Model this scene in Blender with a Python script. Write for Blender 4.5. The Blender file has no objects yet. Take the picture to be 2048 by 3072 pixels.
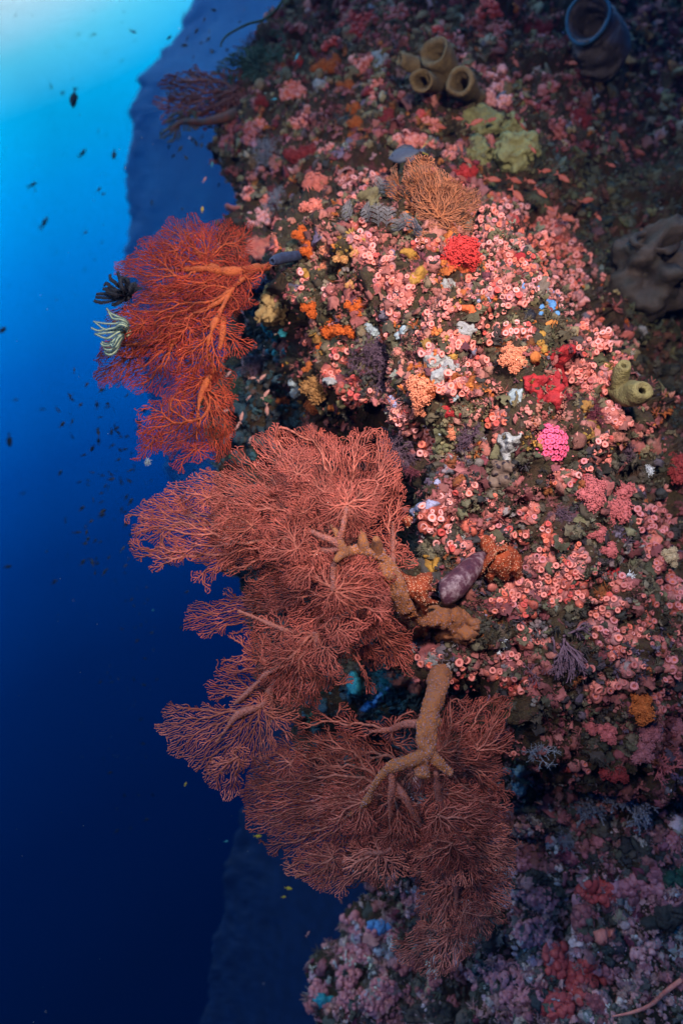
import bpy, bmesh, math, random
import numpy as np
from mathutils import Vector, Matrix, Euler, Quaternion
from mathutils.bvhtree import BVHTree

S = bpy.context.scene
COL = S.collection
R = math.radians
rng = np.random.default_rng(7)
random.seed(7)

# ---------------------------------------------------------------- camera
FOV_V = 75.0
T = math.tan(R(FOV_V / 2))
K = 2 * T / 3072.0                      # metres per photo pixel at 1 m
cam_d = bpy.data.cameras.new('camera')
cam = bpy.data.objects.new('camera', cam_d)
COL.objects.link(cam)
cam.location = (0, 0, 0)
cam.rotation_euler = (R(90), 0, 0)
cam_d.sensor_fit = 'VERTICAL'
cam_d.angle = R(FOV_V)
cam_d.clip_start = 0.02
cam_d.clip_end = 300
cam_d.dof.use_dof = True
cam_d.dof.focus_distance = 1.28
cam_d.dof.aperture_fstop = 1.4
S.camera = cam

S.view_settings.view_transform = 'Standard'
S.view_settings.look = 'None'
S.view_settings.exposure = 0.0
S.view_settings.gamma = 1.0
S.view_settings.use_curve_mapping = False
S.cycles.use_denoising = True
S.cycles.max_bounces = 6
S.cycles.volume_bounces = 0
S.cycles.diffuse_bounces = 2
S.cycles.caustics_reflective = False
S.cycles.caustics_refractive = False
S.cycles.sample_clamp_indirect = 3.0

# ---------------------------------------------------------------- node helper
class N:
    def __init__(s, tree):
        s.t = tree
    def n(s, typ, **kw):
        nd = s.t.nodes.new(typ)
        for k, v in kw.items():
            if k.startswith('_'):
                setattr(nd, k[1:], v)
            else:
                key = k.replace('_', ' ')
                if isinstance(v, bpy.types.NodeSocket):
                    s.t.links.new(v, nd.inputs[key])
                else:
                    nd.inputs[key].default_value = v
        return nd
    def link(s, a, b):
        s.t.links.new(a, b)
    def math(s, op, a, b=None, clamp=False):
        nd = s.t.nodes.new('ShaderNodeMath'); nd.operation = op; nd.use_clamp = clamp
        for i, v in enumerate((a, b)):
            if v is None: continue
            if isinstance(v, bpy.types.NodeSocket): s.t.links.new(v, nd.inputs[i])
            else: nd.inputs[i].default_value = v
        return nd.outputs[0]
    def ramp(s, fac, stops, interp='LINEAR'):
        nd = s.t.nodes.new('ShaderNodeValToRGB'); cr = nd.color_ramp; cr.interpolation = interp
        while len(cr.elements) < len(stops): cr.elements.new(0.5)
        for e, (p, c) in zip(cr.elements, stops):
            e.position = p
            e.color = (*c, 1) if len(c) == 3 else c
        s.t.links.new(fac, nd.inputs[0])
        return nd.outputs[0]
    def mix(s, fac, a, b, blend='MIX'):
        nd = s.t.nodes.new('ShaderNodeMix'); nd.data_type = 'RGBA'; nd.blend_type = blend
        for i, v in ((0, fac), (6, a), (7, b)):
            if isinstance(v, bpy.types.NodeSocket): s.t.links.new(v, nd.inputs[i])
            else: nd.inputs[i].default_value = v if i == 0 else (*v[:3], 1)
        return nd.outputs[2]

def srgb(r, g, b):
    f = lambda c: (c / 255 / 12.92) if c <= 10 else ((c / 255 + 0.055) / 1.055) ** 2.4
    return (f(r), f(g), f(b))

# ---------------------------------------------------------------- world: open water, bright at the surface up left
W = bpy.data.worlds.new('World'); S.world = W
W.use_nodes = True
W.node_tree.nodes.clear()
w = N(W.node_tree)
tc = w.n('ShaderNodeTexCoord')
nrm = w.n('ShaderNodeVectorMath', _operation='NORMALIZE'); w.link(tc.outputs['Generated'], nrm.inputs[0])
ld = Vector((-0.46, 0.12, 0.87)).normalized()
dt = w.n('ShaderNodeVectorMath', _operation='DOT_PRODUCT'); w.link(nrm.outputs[0], dt.inputs[0]); dt.inputs[1].default_value = ld
ns = w.n('ShaderNodeTexNoise', Scale=1.6, Detail=2.0); w.link(nrm.outputs[0], ns.inputs['Vector'])
v0 = w.math('ADD', dt.outputs['Value'], w.math('MULTIPLY', w.math('SUBTRACT', ns.outputs[0], 0.5), 0.05))
v1 = w.math('ADD', w.math('MULTIPLY', v0, 0.5), 0.5)
STOPS = [(0.20, (0, 1, 10)), (0.36, (0, 4, 22)), (0.45, (0, 10, 42)), (0.54, (0, 24, 72)), (0.615, (0, 42, 108)),
         (0.675, (0, 64, 146)), (0.73, (0, 94, 188)), (0.78, (0, 132, 228)), (0.815, (0, 162, 250)), (0.845, (4, 188, 255)), (0.862, (90, 216, 255)), (0.888, (225, 248, 255))]
rc = w.ramp(v1, [(p, srgb(*c)) for p, c in STOPS])
bg = w.n('ShaderNodeBackground', Color=rc, Strength=2.7)
wo = w.n('ShaderNodeOutputWorld'); w.link(bg.outputs[0], wo.inputs['Surface'])

# ---------------------------------------------------------------- lights: faint downwelling sun and the two strobes that lit the photograph
def lamp(name, kind, loc, aim, energy, color, **kw):
    l = bpy.data.lights.new(name, kind); o = bpy.data.objects.new(name, l); COL.objects.link(o)
    o.location = loc
    o.rotation_euler = (Vector(aim) - Vector(loc)).to_track_quat('-Z', 'Y').to_euler()
    l.energy = energy; l.color = color
    for k, v in kw.items(): setattr(l, k, v)
    return o
lamp('sun', 'SUN', (0, 0, 5), (0.25, 1.2, 4.1), 0.32, (0.06, 0.42, 1.0), angle=R(25))
lamp('strobe', 'SPOT', (0.34, -0.10, 0.66), (0.22, 1.5, 0.50), 285.0, (1.0, 0.93, 0.88), spot_size=R(80), spot_blend=1.0, shadow_soft_size=0.07)
lamp('strobe', 'SPOT', (-0.50, -0.10, 0.25), (0.18, 1.5, -0.15), 48.0, (1.0, 0.94, 0.92), spot_size=R(120), spot_blend=1.0, shadow_soft_size=0.07)

# ---------------------------------------------------------------- photo pixel helpers (photo is 2048 x 3072)
def ray(px, py):
    return Vector(((px - 1024) * K, 1.0, (1536 - py) * K))
def P(px, py, Y):
    return ray(px, py) * Y
def crop(x0, y0, s):
    return lambda *pts: [(x0 + a / s, y0 + b / s) for a, b in pts] if isinstance(pts[0], tuple) else (x0 + pts[0] / s, y0 + pts[1] / s)
D = crop(0, 0, 0.765625)
C1 = crop(0, 0, 1.53125)
C2 = crop(1024, 0, 1.53125)
C3 = crop(200, 600, 1.7422)
C4 = crop(800, 480, 1.4962)
C5 = crop(1100, 1000, 1.654)
F1 = crop(350, 1250, 1.42545)
F2 = crop(450, 1950, 1.30667)
F3 = crop(1248, 1700, 1.96)
F4 = crop(800, 2300, 1.25641)

# ---------------------------------------------------------------- noise
def _hash(ix, iy, iz, seed):
    h = (ix * 374761393 + iy * 668265263 + iz * 2147483647 + seed * 974634777) & 0xFFFFFFFF
    h = ((h ^ (h >> 13)) * 1274126177) & 0xFFFFFFFF
    h = ((h ^ (h >> 16)) * 2246822519) & 0xFFFFFFFF
    return ((h ^ (h >> 15)) & 0xFFFFFF) / float(0xFFFFFF)
def vnoise(p, seed=0):
    p = np.asarray(p, float)
    i = np.floor(p).astype(np.int64); f = p - i
    f = f * f * f * (f * (f * 6 - 15) + 10)
    out = 0
    for dx in (0, 1):
        wx = f[..., 0] if dx else 1 - f[..., 0]
        for dy in (0, 1):
            wy = f[..., 1] if dy else 1 - f[..., 1]
            for dz in (0, 1):
                wz = f[..., 2] if dz else 1 - f[..., 2]
                out = out + wx * wy * wz * _hash(i[..., 0] + dx, i[..., 1] + dy, i[..., 2] + dz, seed)
    return out * 2 - 1
def fbm(p, octv=4, seed=0, gain=0.5):
    p = np.asarray(p, float); s = 0; a = 1
    for o in range(octv):
        s = s + a * vnoise(p * 2.03 ** o + o * 17.3, seed + o); a *= gain
    return s
def worley(p, seed=0):
    p = np.asarray(p, float); i = np.floor(p).astype(np.int64); best = np.full(p.shape[:-1], 9.0)
    for dx in (-1, 0, 1):
        for dy in (-1, 0, 1):
            for dz in (-1, 0, 1):
                c = i + np.array([dx, dy, dz])
                q = np.stack([c[..., k] + _hash(c[..., 0], c[..., 1], c[..., 2], seed + 31 * k) for k in range(3)], -1)
                best = np.minimum(best, ((p - q) ** 2).sum(-1))
    return np.sqrt(best)

# ---------------------------------------------------------------- mesh helpers
def mk(name, verts, faces, mat=None, parent=None, smooth=True, colors=None, mats=None, midx=None, link=True):
    """faces: int array (n,3|4) or list of such arrays"""
    me = bpy.data.meshes.new(name)
    verts = np.asarray(verts, np.float32)
    fl = [np.asarray(f, np.int32) for f in (faces if isinstance(faces, list) else [faces]) if len(f)]
    nl = sum(f.size for f in fl); nf = sum(len(f) for f in fl)
    me.vertices.add(len(verts)); me.vertices.foreach_set('co', verts.ravel())
    me.loops.add(nl); me.loops.foreach_set('vertex_index', np.concatenate([f.ravel() for f in fl]))
    tot = np.concatenate([np.full(len(f), f.shape[1], np.int32) for f in fl])
    me.polygons.add(nf); me.polygons.foreach_set('loop_start', np.concatenate([[0], np.cumsum(tot)[:-1]]).astype(np.int32))
    try: me.polygons.foreach_set('loop_total', tot)
    except Exception: pass
    if smooth: me.polygons.foreach_set('use_smooth', np.ones(nf, bool))
    for m_ in (mats or ([mat] if mat else [])): me.materials.append(m_)
    if midx is not None: me.polygons.foreach_set('material_index', np.asarray(midx, np.int32))
    if colors is not None:
        ca = me.color_attributes.new('Col', 'FLOAT_COLOR', 'POINT')
        c4 = np.ones((len(verts), 4), np.float32); c4[:, :3] = colors
        ca.data.foreach_set('color', c4.ravel())
    me.update(calc_edges=True)
    if not link: return me
    return mo(name, me, parent)
def mo(name, me, parent=None):
    o = bpy.data.objects.new(name, me); COL.objects.link(o)
    if parent: o.parent = parent
    return o
def thing(name, label, cat, loc=(0, 0, 0), group=None):
    o = bpy.data.objects.new(name, None); COL.objects.link(o); o.location = loc
    o.empty_display_size = 0.02
    return tag(o, label, cat, group)
def tag(o, label, cat, group=None, kind=None):
    if label: o['label'] = label
    if cat: o['category'] = cat
    if group: o['group'] = group
    if kind: o['kind'] = kind
    return o

def ico(sub):
    bm = bmesh.new(); bmesh.ops.create_icosphere(bm, subdivisions=sub, radius=1)
    v = np.array([x.co[:] for x in bm.verts]); f = np.array([[a.index for a in q.verts] for q in bm.faces]); bm.free()
    return v, f
ICO1, ICO2, ICO3, ICO4, ICO5 = (ico(k) for k in (1, 2, 3, 4, 5))

def stamp(tv, tf, pos, rot, scl, col=None, colv=None):
    """copies of a template merged into one vertex/face/colour set. rot (n,3,3), scl (n,) or (n,3)"""
    n = len(pos); scl = np.asarray(scl, float)
    if scl.ndim == 1: scl = scl[:, None].repeat(3, 1)
    v = tv[None] * scl[:, None, :]
    v = np.einsum('nij,nvj->nvi', rot, v) + pos[:, None, :]
    f = tf[None] + (np.arange(n) * len(tv))[:, None, None]
    c = None
    if col is not None:
        c = col[:, None, :].repeat(len(tv), 1)
        if colv is not None: c = c * colv[None, :, None] if colv.ndim == 1 else c * colv[None]
        c = c.reshape(-1, 3)
    return v.reshape(-1, 3), f.reshape(-1, tf.shape[1]), c
def frames(nrm, spin=None):
    """rotation matrices whose z axis is nrm"""
    z = nrm / np.linalg.norm(nrm, axis=1, keepdims=True)
    a = rng.normal(size=z.shape) if spin is None else spin
    x = np.cross(a, z); x /= np.linalg.norm(x, axis=1, keepdims=True) + 1e-9
    y = np.cross(z, x)
    return np.stack([x, y, z], -1)

def sweep(path, radii, sides=8, inner=None, cap=True, squash=None):
    """tapered tube round a path. inner=(depth_fraction, wall) makes an open mouth"""
    path = np.asarray(path, float); radii = np.asarray(radii, float); n = len(path)
    tg = np.gradient(path, axis=0); tg /= np.linalg.norm(tg, axis=1, keepdims=True) + 1e-12
    up = np.array([0, 0, 1.0]) if abs(tg[0][2]) < 0.9 else np.array([1.0, 0, 0])
    xs = []; x = np.cross(up, tg[0]); x /= np.linalg.norm(x)
    for i in range(n):
        x = x - tg[i] * x.dot(tg[i]); x /= np.linalg.norm(x); xs.append(x.copy())
    xs = np.array(xs); ys = np.cross(tg, xs)
    rings = [(path[i], xs[i], ys[i], radii[i]) for i in range(n)]
    if inner:
        dep, wall = inner
        r_end = radii[-1]
        rings.append((path[-1] + tg[-1] * wall * .35, xs[-1], ys[-1], r_end - wall * .45))
        rings.append((path[-1] - tg[-1] * wall * .2, xs[-1], ys[-1], r_end - wall))
        k = max(1, int(n * dep))
        for j in range(1, k + 1):
            i = n - 1 - j
            rings.append((path[i], xs[i], ys[i], max(radii[i] - wall * (1 + j * .15), radii[i] * .35)))
    a = np.arange(sides) * 2 * math.pi / sides
    V = []
    for c, x_, y_, r_ in rings:
        V.append(c + r_ * (np.cos(a)[:, None] * x_ + np.sin(a)[:, None] * y_ * (squash or 1)))
    V = np.concatenate(V); m = len(rings)
    F = []
    for i in range(m - 1):
        for j in range(sides):
            j2 = (j + 1) % sides
            F.append((i * sides + j, i * sides + j2, (i + 1) * sides + j2, (i + 1) * sides + j))
    F = [np.array(F)]
    if cap:
        V = np.vstack([V, rings[0][0] - tg[0] * radii[0] * .4, rings[-1][0] + (tg[-1] * rings[-1][3] * .5 if not inner else 0)])
        b = m * sides
        F.append(np.array([(b, (j + 1) % sides, j) for j in range(sides)] + [(b + 1, (m - 1) * sides + j, (m - 1) * sides + (j + 1) % sides) for j in range(sides)]))
    return V, F
def smoothpath(pts, n):
    pts = np.asarray(pts, float); m = len(pts)
    P_ = np.vstack([2 * pts[0] - pts[1], pts, 2 * pts[-1] - pts[-2]])
    out = []
    for t in np.linspace(0, m - 1 - 1e-6, n):
        i = int(t); f = t - i; a, b, c, d = P_[i], P_[i + 1], P_[i + 2], P_[i + 3]
        out.append(0.5 * ((2 * b) + (-a + c) * f + (2 * a - 5 * b + 4 * c - d) * f * f + (-a + 3 * b - 3 * c + d) * f ** 3))
    return np.array(out)
def merge(parts):
    V = []; F3 = []; F4 = []; o = 0
    for v, f in parts:
        for q in (f if isinstance(f, list) else [f]):
            if len(q) == 0: continue
            (F3 if q.shape[1] == 3 else F4).append(q + o)
        V.append(v); o += len(v)
    return np.concatenate(V), [np.concatenate(F) for F in (F3, F4) if F]
def rough(v, amp, freq, seed=0, octv=3):
    """push vertices of a closed lump outwards by noise"""
    c = v.mean(0); d = v - c; l = np.linalg.norm(d, axis=1, keepdims=True) + 1e-9
    return v + d / l * (fbm(v * freq, octv, seed)[:, None] * amp)

# ---------------------------------------------------------------- materials
def living(name, c1, c2=None, rough_=0.75, scale=60, bump=0.4, spots=None, bscale=None, sss=0.0, attr=False, c3=None):
    m = bpy.data.materials.new(name); m.use_nodes = True; m.node_tree.nodes.clear(); n = N(m.node_tree)
    tc = n.n('ShaderNodeTexCoord'); vec = tc.outputs['Object']
    n1 = n.n('ShaderNodeTexNoise', Scale=scale, Detail=5.0, Roughness=0.65, Vector=vec)
    if attr:
        at = n.n('ShaderNodeAttribute', _attribute_name='Col').outputs['Color']
        col = n.mix(n.ramp(n1.outputs[0], [(0.3, (0, 0, 0)), (0.7, (1, 1, 1))]), n.mix(1.0, at, (0.55, 0.5, 0.5), 'MULTIPLY'), at)
        col = n.mix(0.0, col, col)
    else:
        c2 = c2 or tuple(x * 0.55 for x in c1)
        st = [(0.34, c2), (0.66, c1)]
        if c3: st = [(0.3, c2), (0.5, c1), (0.68, c3)]
        col = n.ramp(n1.outputs[0], st)
    bh = n1.outputs[0]
    if spots:
        sc_, size, cs = spots
        vo = n.n('ShaderNodeTexVoronoi', Scale=sc_, Vector=vec)
        mask = n.ramp(vo.outputs['Distance'], [(size, (1, 1, 1)), (size + 0.07, (0, 0, 0))])
        col = n.mix(mask, col, cs)
        bh = n.math('ADD', bh, mask)
    n2 = n.n('ShaderNodeTexNoise', Scale=bscale or scale * 4, Detail=4.0, Vector=vec)
    bh = n.math('ADD', bh, n2.outputs[0])
    bp = n.n('ShaderNodeBump', Strength=bump, Distance=0.004, Height=bh)
    pr = n.n('ShaderNodeBsdfPrincipled', Base_Color=col, Roughness=rough_, Normal=bp.outputs[0])
    pr.inputs['Specular IOR Level'].default_value = 0.25
    if sss:
        pr.inputs['Subsurface Weight'].default_value = sss
        pr.inputs['Subsurface Scale'].default_value = 0.01
    out = n.n('ShaderNodeOutputMaterial'); n.link(pr.outputs[0], out.inputs['Surface'])
    return m

def rock_mat(name, dark=0.62):
    m = bpy.data.materials.new(name); m.use_nodes = True; m.node_tree.nodes.clear(); n = N(m.node_tree)
    tc = n.n('ShaderNodeTexCoord'); vec = tc.outputs['Object']
    big = n.n('ShaderNodeTexNoise', Scale=9.0, Detail=6.0, Roughness=0.7, Distortion=0.8, Vector=vec)
    mid = n.n('ShaderNodeTexNoise', Scale=34.0, Detail=7.0, Roughness=0.75, Distortion=1.2, Vector=vec)
    fin = n.n('ShaderNodeTexNoise', Scale=170.0, Detail=6.0, Roughness=0.75, Vector=vec)
    base = n.ramp(mid.outputs[0], [(0.28, (0.020, 0.014, 0.012)), (0.40, (0.060, 0.042, 0.026)), (0.5, (0.13, 0.095, 0.05)), (0.6, (0.10, 0.05, 0.045)), (0.72, (0.24, 0.20, 0.15))])
    tint = n.ramp(big.outputs[0], [(0.30, (0.35, 0.5, 0.42)), (0.42, (0.9, 0.85, 0.6)), (0.52, (1.0, 0.75, 0.65)), (0.62, (0.85, 0.45, 0.45)), (0.74, (0.7, 0.7, 0.85))])
    col = n.mix(0.75, base, tint, 'MULTIPLY')
    v1 = n.n('ShaderNodeTexNoise', Scale=21.0, Detail=5.0, Roughness=0.6, Distortion=1.0, Vector=vec)
    pinkm = n.ramp(v1.outputs[0], [(0.60, (0, 0, 0)), (0.64, (1, 1, 1))])
    col = n.mix(n.math('MULTIPLY', pinkm, 0.8), col, (0.30, 0.085, 0.10))
    vec2 = n.n('ShaderNodeMapping', Vector=vec, Location=(3.1, 1.7, 5.2)).outputs[0]
    v2 = n.n('ShaderNodeTexNoise', Scale=26.0, Detail=5.0, Roughness=0.6, Distortion=0.8, Vector=vec2)
    orm = n.ramp(v2.outputs[0], [(0.65, (0, 0, 0)), (0.68, (1, 1, 1))])
    col = n.mix(n.math('MULTIPLY', orm, 0.85), col, (0.42, 0.10, 0.015))
    yel = n.ramp(v2.outputs[0], [(0.30, (1, 1, 1)), (0.33, (0, 0, 0))])
    col = n.mix(n.math('MULTIPLY', yel, 0.7), col, (0.22, 0.20, 0.19))
    sp = n.ramp(fin.outputs[0], [(0.63, (0, 0, 0)), (0.69, (1, 1, 1))])
    col = n.mix(n.math('MULTIPLY', sp, 0.6), col, (0.42, 0.36, 0.33))
    col = n.mix(1.0, col, (dark, dark, dark), 'MULTIPLY')
    h = n.math('ADD', n.math('MULTIPLY', mid.outputs[0], 2.0), fin.outputs[0])
    bp = n.n('ShaderNodeBump', Strength=0.9, Distance=0.012, Height=h)
    pr = n.n('ShaderNodeBsdfPrincipled', Base_Color=col, Roughness=0.85, Normal=bp.outputs[0])
    pr.inputs['Specular IOR Level'].default_value = 0.2
    out = n.n('ShaderNodeOutputMaterial'); n.link(pr.outputs[0], out.inputs['Surface'])
    return m

# ---------------------------------------------------------------- the reef wall
def tps(pts):
    pts = np.array(pts, float); x = pts[:, :2] / 1000; n = len(x)
    U = lambda r2: np.where(r2 > 0, r2 * np.log(r2 + 1e-12), 0)
    r2 = ((x[:, None] - x[None]) ** 2).sum(-1)
    A = np.zeros((n + 3, n + 3)); A[:n, :n] = U(r2) + np.eye(n) * 0.02
    A[:n, n] = 1; A[:n, n + 1:] = x; A[n, :n] = 1; A[n + 1:, :n] = x.T
    wv = np.linalg.solve(A, np.concatenate([pts[:, 2], np.zeros(3)]))
    def f(X, Y):
        q = np.stack([X, Y], -1) / 1000
        s = wv[n] + wv[n + 1] * q[..., 0] + wv[n + 2] * q[..., 1]
        for i in range(n):
            s = s + wv[i] * U(((q - x[i]) ** 2).sum(-1))
        return s
    return f
near_f = tps([(1000, 620, 1.62), (1300, 620, 1.62), (1650, 720, 1.68), (880, 850, 1.62), (1300, 1000, 1.38), (1700, 1100, 1.5), (1050, 1150, 1.52),
              (1400, 1400, 1.33), (1900, 1450, 1.6), (1250, 1850, 1.38), (1300, 2000, 1.36), (1600, 1800, 1.38), (1950, 1900, 1.55), (1650, 2250, 1.55), (2050, 2350, 1.65), (2400, 1900, 1.9), (1500,0,1.9), (2400,0,2.2), (700,0,2.2), (700,3300,1.9),(2400,3300,1.9)])
far_f = tps([(1100, 430, 2.3), (1400, 400, 2.25), (1300, 0, 3.0), (700, 420, 2.75), (850, 0, 3.5), (1900, 50, 3.5), (1900, 500, 2.7), (2000, 1000, 2.3), (700, 800, 2.3), (780, 1100, 2.05),
             (750, 1500, 2.15), (1000, 2050, 1.95), (1150, 2300, 1.95), (1700, 2550, 1.85), (1150, 2800, 2.1), (1900, 2900, 1.75), (2048, 3072, 1.6), (1000, 3072, 2.05), (1500, 3072, 1.8), (1400, -500, 4.2), (2600, 500, 3.0), (2600, 2500, 1.9), (1500, 3500, 1.7)])
BULGE = np.array([(740, 770), (880, 590), (1050, 530), (1330, 520), (1440, 590), (1690, 650), (1760, 850), (1800, 960), (1870, 1100), (1960, 1260), (2090, 1430), (2500, 1500), (2500, 2420), (1900, 2380), (1540, 2330),
                  (1480, 2090), (1240, 2030), (1120, 1880), (1170, 1560), (1120, 1300), (980, 1290), (900, 1180), (830, 950)], float)
def sdist(X, Y, poly):
    d = np.full(X.shape, 1e9); ins = np.zeros(X.shape, bool); n = len(poly)
    for i in range(n):
        a, b = poly[i], poly[(i + 1) % n]; e = b - a
        t = np.clip(((X - a[0]) * e[0] + (Y - a[1]) * e[1]) / (e @ e), 0, 1)
        d = np.minimum(d, np.hypot(X - a[0] - t * e[0], Y - a[1] - t * e[1]))
        c = (a[1] > Y) != (b[1] > Y)
        with np.errstate(all='ignore'):
            ins ^= c & (X < (b[0] - a[0]) * (Y - a[1]) / (b[1] - a[1] + 1e-12) + a[0])
    return np.where(ins, d, -d)
SIL = np.array([(-900, 1150), (-500, 1030), (0, 872), (100, 812), (200, 735), (330, 655), (440, 630), (520, 672), (600, 705), (700, 690), (800, 690), (900, 700), (1000, 690), (1150, 652), (1300, 640), (1400, 672), (1600, 676), (1750, 690), (1900, 720), (2050, 800),
                (2150, 880), (2300, 960), (2450, 1060), (2600, 1110), (2690, 1110), (2760, 1000), (2880, 950), (2960, 925), (3072, 935), (3500, 900)], float)
def reef_grid():
    STEP = 5.0
    ys = np.arange(-640, 3620, STEP); nf = int(1900 / STEP * .86); nw = 60
    s = np.concatenate([np.linspace(0, 1, nf), 1 + np.linspace(0, 1, nw + 1)[1:]])
    SS, YY = np.meshgrid(s, ys)
    XL = np.interp(YY, SIL[:, 0], SIL[:, 1]); XR = 2500.0
    front = np.minimum(SS, 1); q = np.clip(SS - 1, 0, 1)
    XX = XR + (XL - XR) * front + 700 * q
    dep_n = near_f(XX, YY); dep_f = far_f(XX, YY)
    wob = vnoise(np.stack([XX / 140, YY / 140, XX * 0], -1), 5) * 38
    m = np.clip((sdist(XX, YY, BULGE) + wob + 25) / 120, 0, 1); m = m * m * (3 - 2 * m)
    Y0 = dep_f * (1 - m) + dep_n * m
    e = np.clip((XL + 190 - XX) / 190, 0, 1) * (SS <= 1)
    Y0 = np.where(SS <= 1, Y0 + 0.34 * (1 - np.sqrt(np.maximum(1 - e * e, 0))), 0)
    edge = Y0[:, nf - 1][:, None]
    Y0 = np.where(SS > 1, edge + 0.02 + 3.2 * q ** 1.3, Y0)
    Pw = np.stack([(XX - 1024) * K * Y0, Y0, (1536 - YY) * K * Y0], -1)
    gx = np.gradient(Pw, axis=1); gy = np.gradient(Pw, axis=0)
    nr = np.cross(gx, gy); nr /= np.linalg.norm(nr, axis=-1, keepdims=True) + 1e-9
    if nr[400, 200, 1] > 0: nr = -nr
    d = fbm(Pw * 3.2, 3, 1) * 0.068
    wl = worley(Pw * 9 + fbm(Pw * 6, 2, 44)[..., None] * .35, 3); d += (0.55 - wl) * 0.075
    wl2 = worley(Pw * 26 + fbm(Pw * 20, 2, 45)[..., None] * .4, 4); d += (0.5 - wl2) * 0.032
    d += fbm(Pw * 45, 3, 9) * 0.010
    pit = np.clip(vnoise(Pw * 13, 77) - .35, 0, 1); d -= pit * 0.19
    Pw = Pw + nr * d[..., None]
    h, wd = YY.shape
    idx = np.arange(h * wd).reshape(h, wd)
    F = np.stack([idx[:-1, :-1], idx[:-1, 1:], idx[1:, 1:], idx[1:, :-1]], -1).reshape(-1, 4)
    F = F[:, ::-1] if True else F
    return Pw.reshape(-1, 3), F, XX, YY
RV, RF, RX, RY = reef_grid()
rock = rock_mat('reef_rock')
reef = tag(mk('reef_wall', RV, RF, rock), 'coral covered reef wall dropping into blue water', None, kind='structure')
BV = BVHTree.FromPolygons([tuple(v) for v in RV], [tuple(int(i) for i in f) for f in RF])
def at(px, py, off=0.0):
    """point of the reef wall seen at a photo pixel, and the wall's normal there"""
    d = ray(px, py)
    loc, nr, i, dist = BV.ray_cast(Vector((0, 0, 0)), d.normalized())
    if loc is None:
        loc = d * 2.0; nr = Vector((0, -1, 0))
    if nr.dot(d) > 0: nr = -nr
    return loc + nr * off, nr
def pxm(p):            # metres per photo pixel at that point
    return K * p.y

# ---------------------------------------------------------------- far reef faces fading in the water
def far_ridge(name, prof, Y0, depthback, mat, seed, label, y_end):
    ys = np.linspace(prof[0][0], prof[-1][0], 420); s = np.linspace(0, 1, 160)
    SS, YY = np.meshgrid(s, ys); pr = np.array(prof, float)
    XL = np.interp(YY, pr[:, 0], pr[:, 1])
    XX = XL + SS * 1500
    Yd = Y0 * (1 + .40 * np.clip(1 - SS / .8, 0, 1) ** 2.2)
    Pw = np.stack([(XX - 1024) * K * Yd, Yd, (1536 - YY) * K * Yd], -1)
    n0 = fbm(Pw * 16 / Y0, 5, seed, .6); n1 = fbm(Pw * 9 / Y0 + 50, 5, seed); Pw = Pw + np.stack([-n0 * .010 - fbm(Pw * 60 / Y0, 2, seed + 3) * .0035, n0 * 0, n1 * .003], -1) * Y0 * np.exp(-SS * 14)[..., None]
    bk = Pw[:, 0] + np.array([3, depthback, 0])          # the face turns away behind its edge
    Pw = np.concatenate([bk[:, None], Pw], 1)
    h, wd = Pw.shape[:2]; idx = np.arange(h * wd).reshape(h, wd)
    F = np.stack([idx[:-1, :-1], idx[1:, :-1], idx[1:, 1:], idx[:-1, 1:]], -1).reshape(-1, 4)
    return tag(mk(name, Pw.reshape(-1, 3), F, mat), label, None, kind='structure')
frock = living('far_rock_water_tint', (.034, .30, .66), (.026, .21, .50), scale=.25, bump=.0)  # blue of the hazy water between is painted into the rock colour
frock2 = living('slope_rock_water_tint', (.004, .018, .062), (.002, .009, .034), scale=5, bump=.6)  # dim blue of light lost in deep water, painted into the rock colour
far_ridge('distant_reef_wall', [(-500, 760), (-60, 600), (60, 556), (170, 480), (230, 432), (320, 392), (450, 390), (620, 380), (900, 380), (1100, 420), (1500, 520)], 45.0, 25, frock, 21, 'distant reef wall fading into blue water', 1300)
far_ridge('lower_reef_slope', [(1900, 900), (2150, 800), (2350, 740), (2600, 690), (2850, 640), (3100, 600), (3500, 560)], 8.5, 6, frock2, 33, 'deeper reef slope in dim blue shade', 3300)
hz = bpy.data.materials.new('haze'); hz.use_nodes = True; hz.node_tree.nodes.clear(); n_ = N(hz.node_tree)
pv = n_.n('ShaderNodeVolumePrincipled', Color=(0.0015, 0.028, 0.13, 1), Density=0.015)
pv.inputs['Anisotropy'].default_value = 0.0
ou = n_.n('ShaderNodeOutputMaterial'); n_.link(pv.outputs[0], ou.inputs['Volume'])
def haze():
    v = ICO1[0] * 0
    x0, x1, y0, y1, z0, z1 = -32, 60, -1.5, 74, -30, 44
    v = np.array([(x, y, z) for x in (x0, x1) for y in (y0, y1) for z in (z0, z1)])
    f = np.array([(0, 1, 3, 2), (4, 6, 7, 5), (0, 4, 5, 1), (2, 3, 7, 6), (0, 2, 6, 4), (1, 5, 7, 3)])
    return tag(mk('haze', v, f, hz, smooth=False), 'blue haze of the open sea water', None, kind='stuff')
haze()

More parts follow.
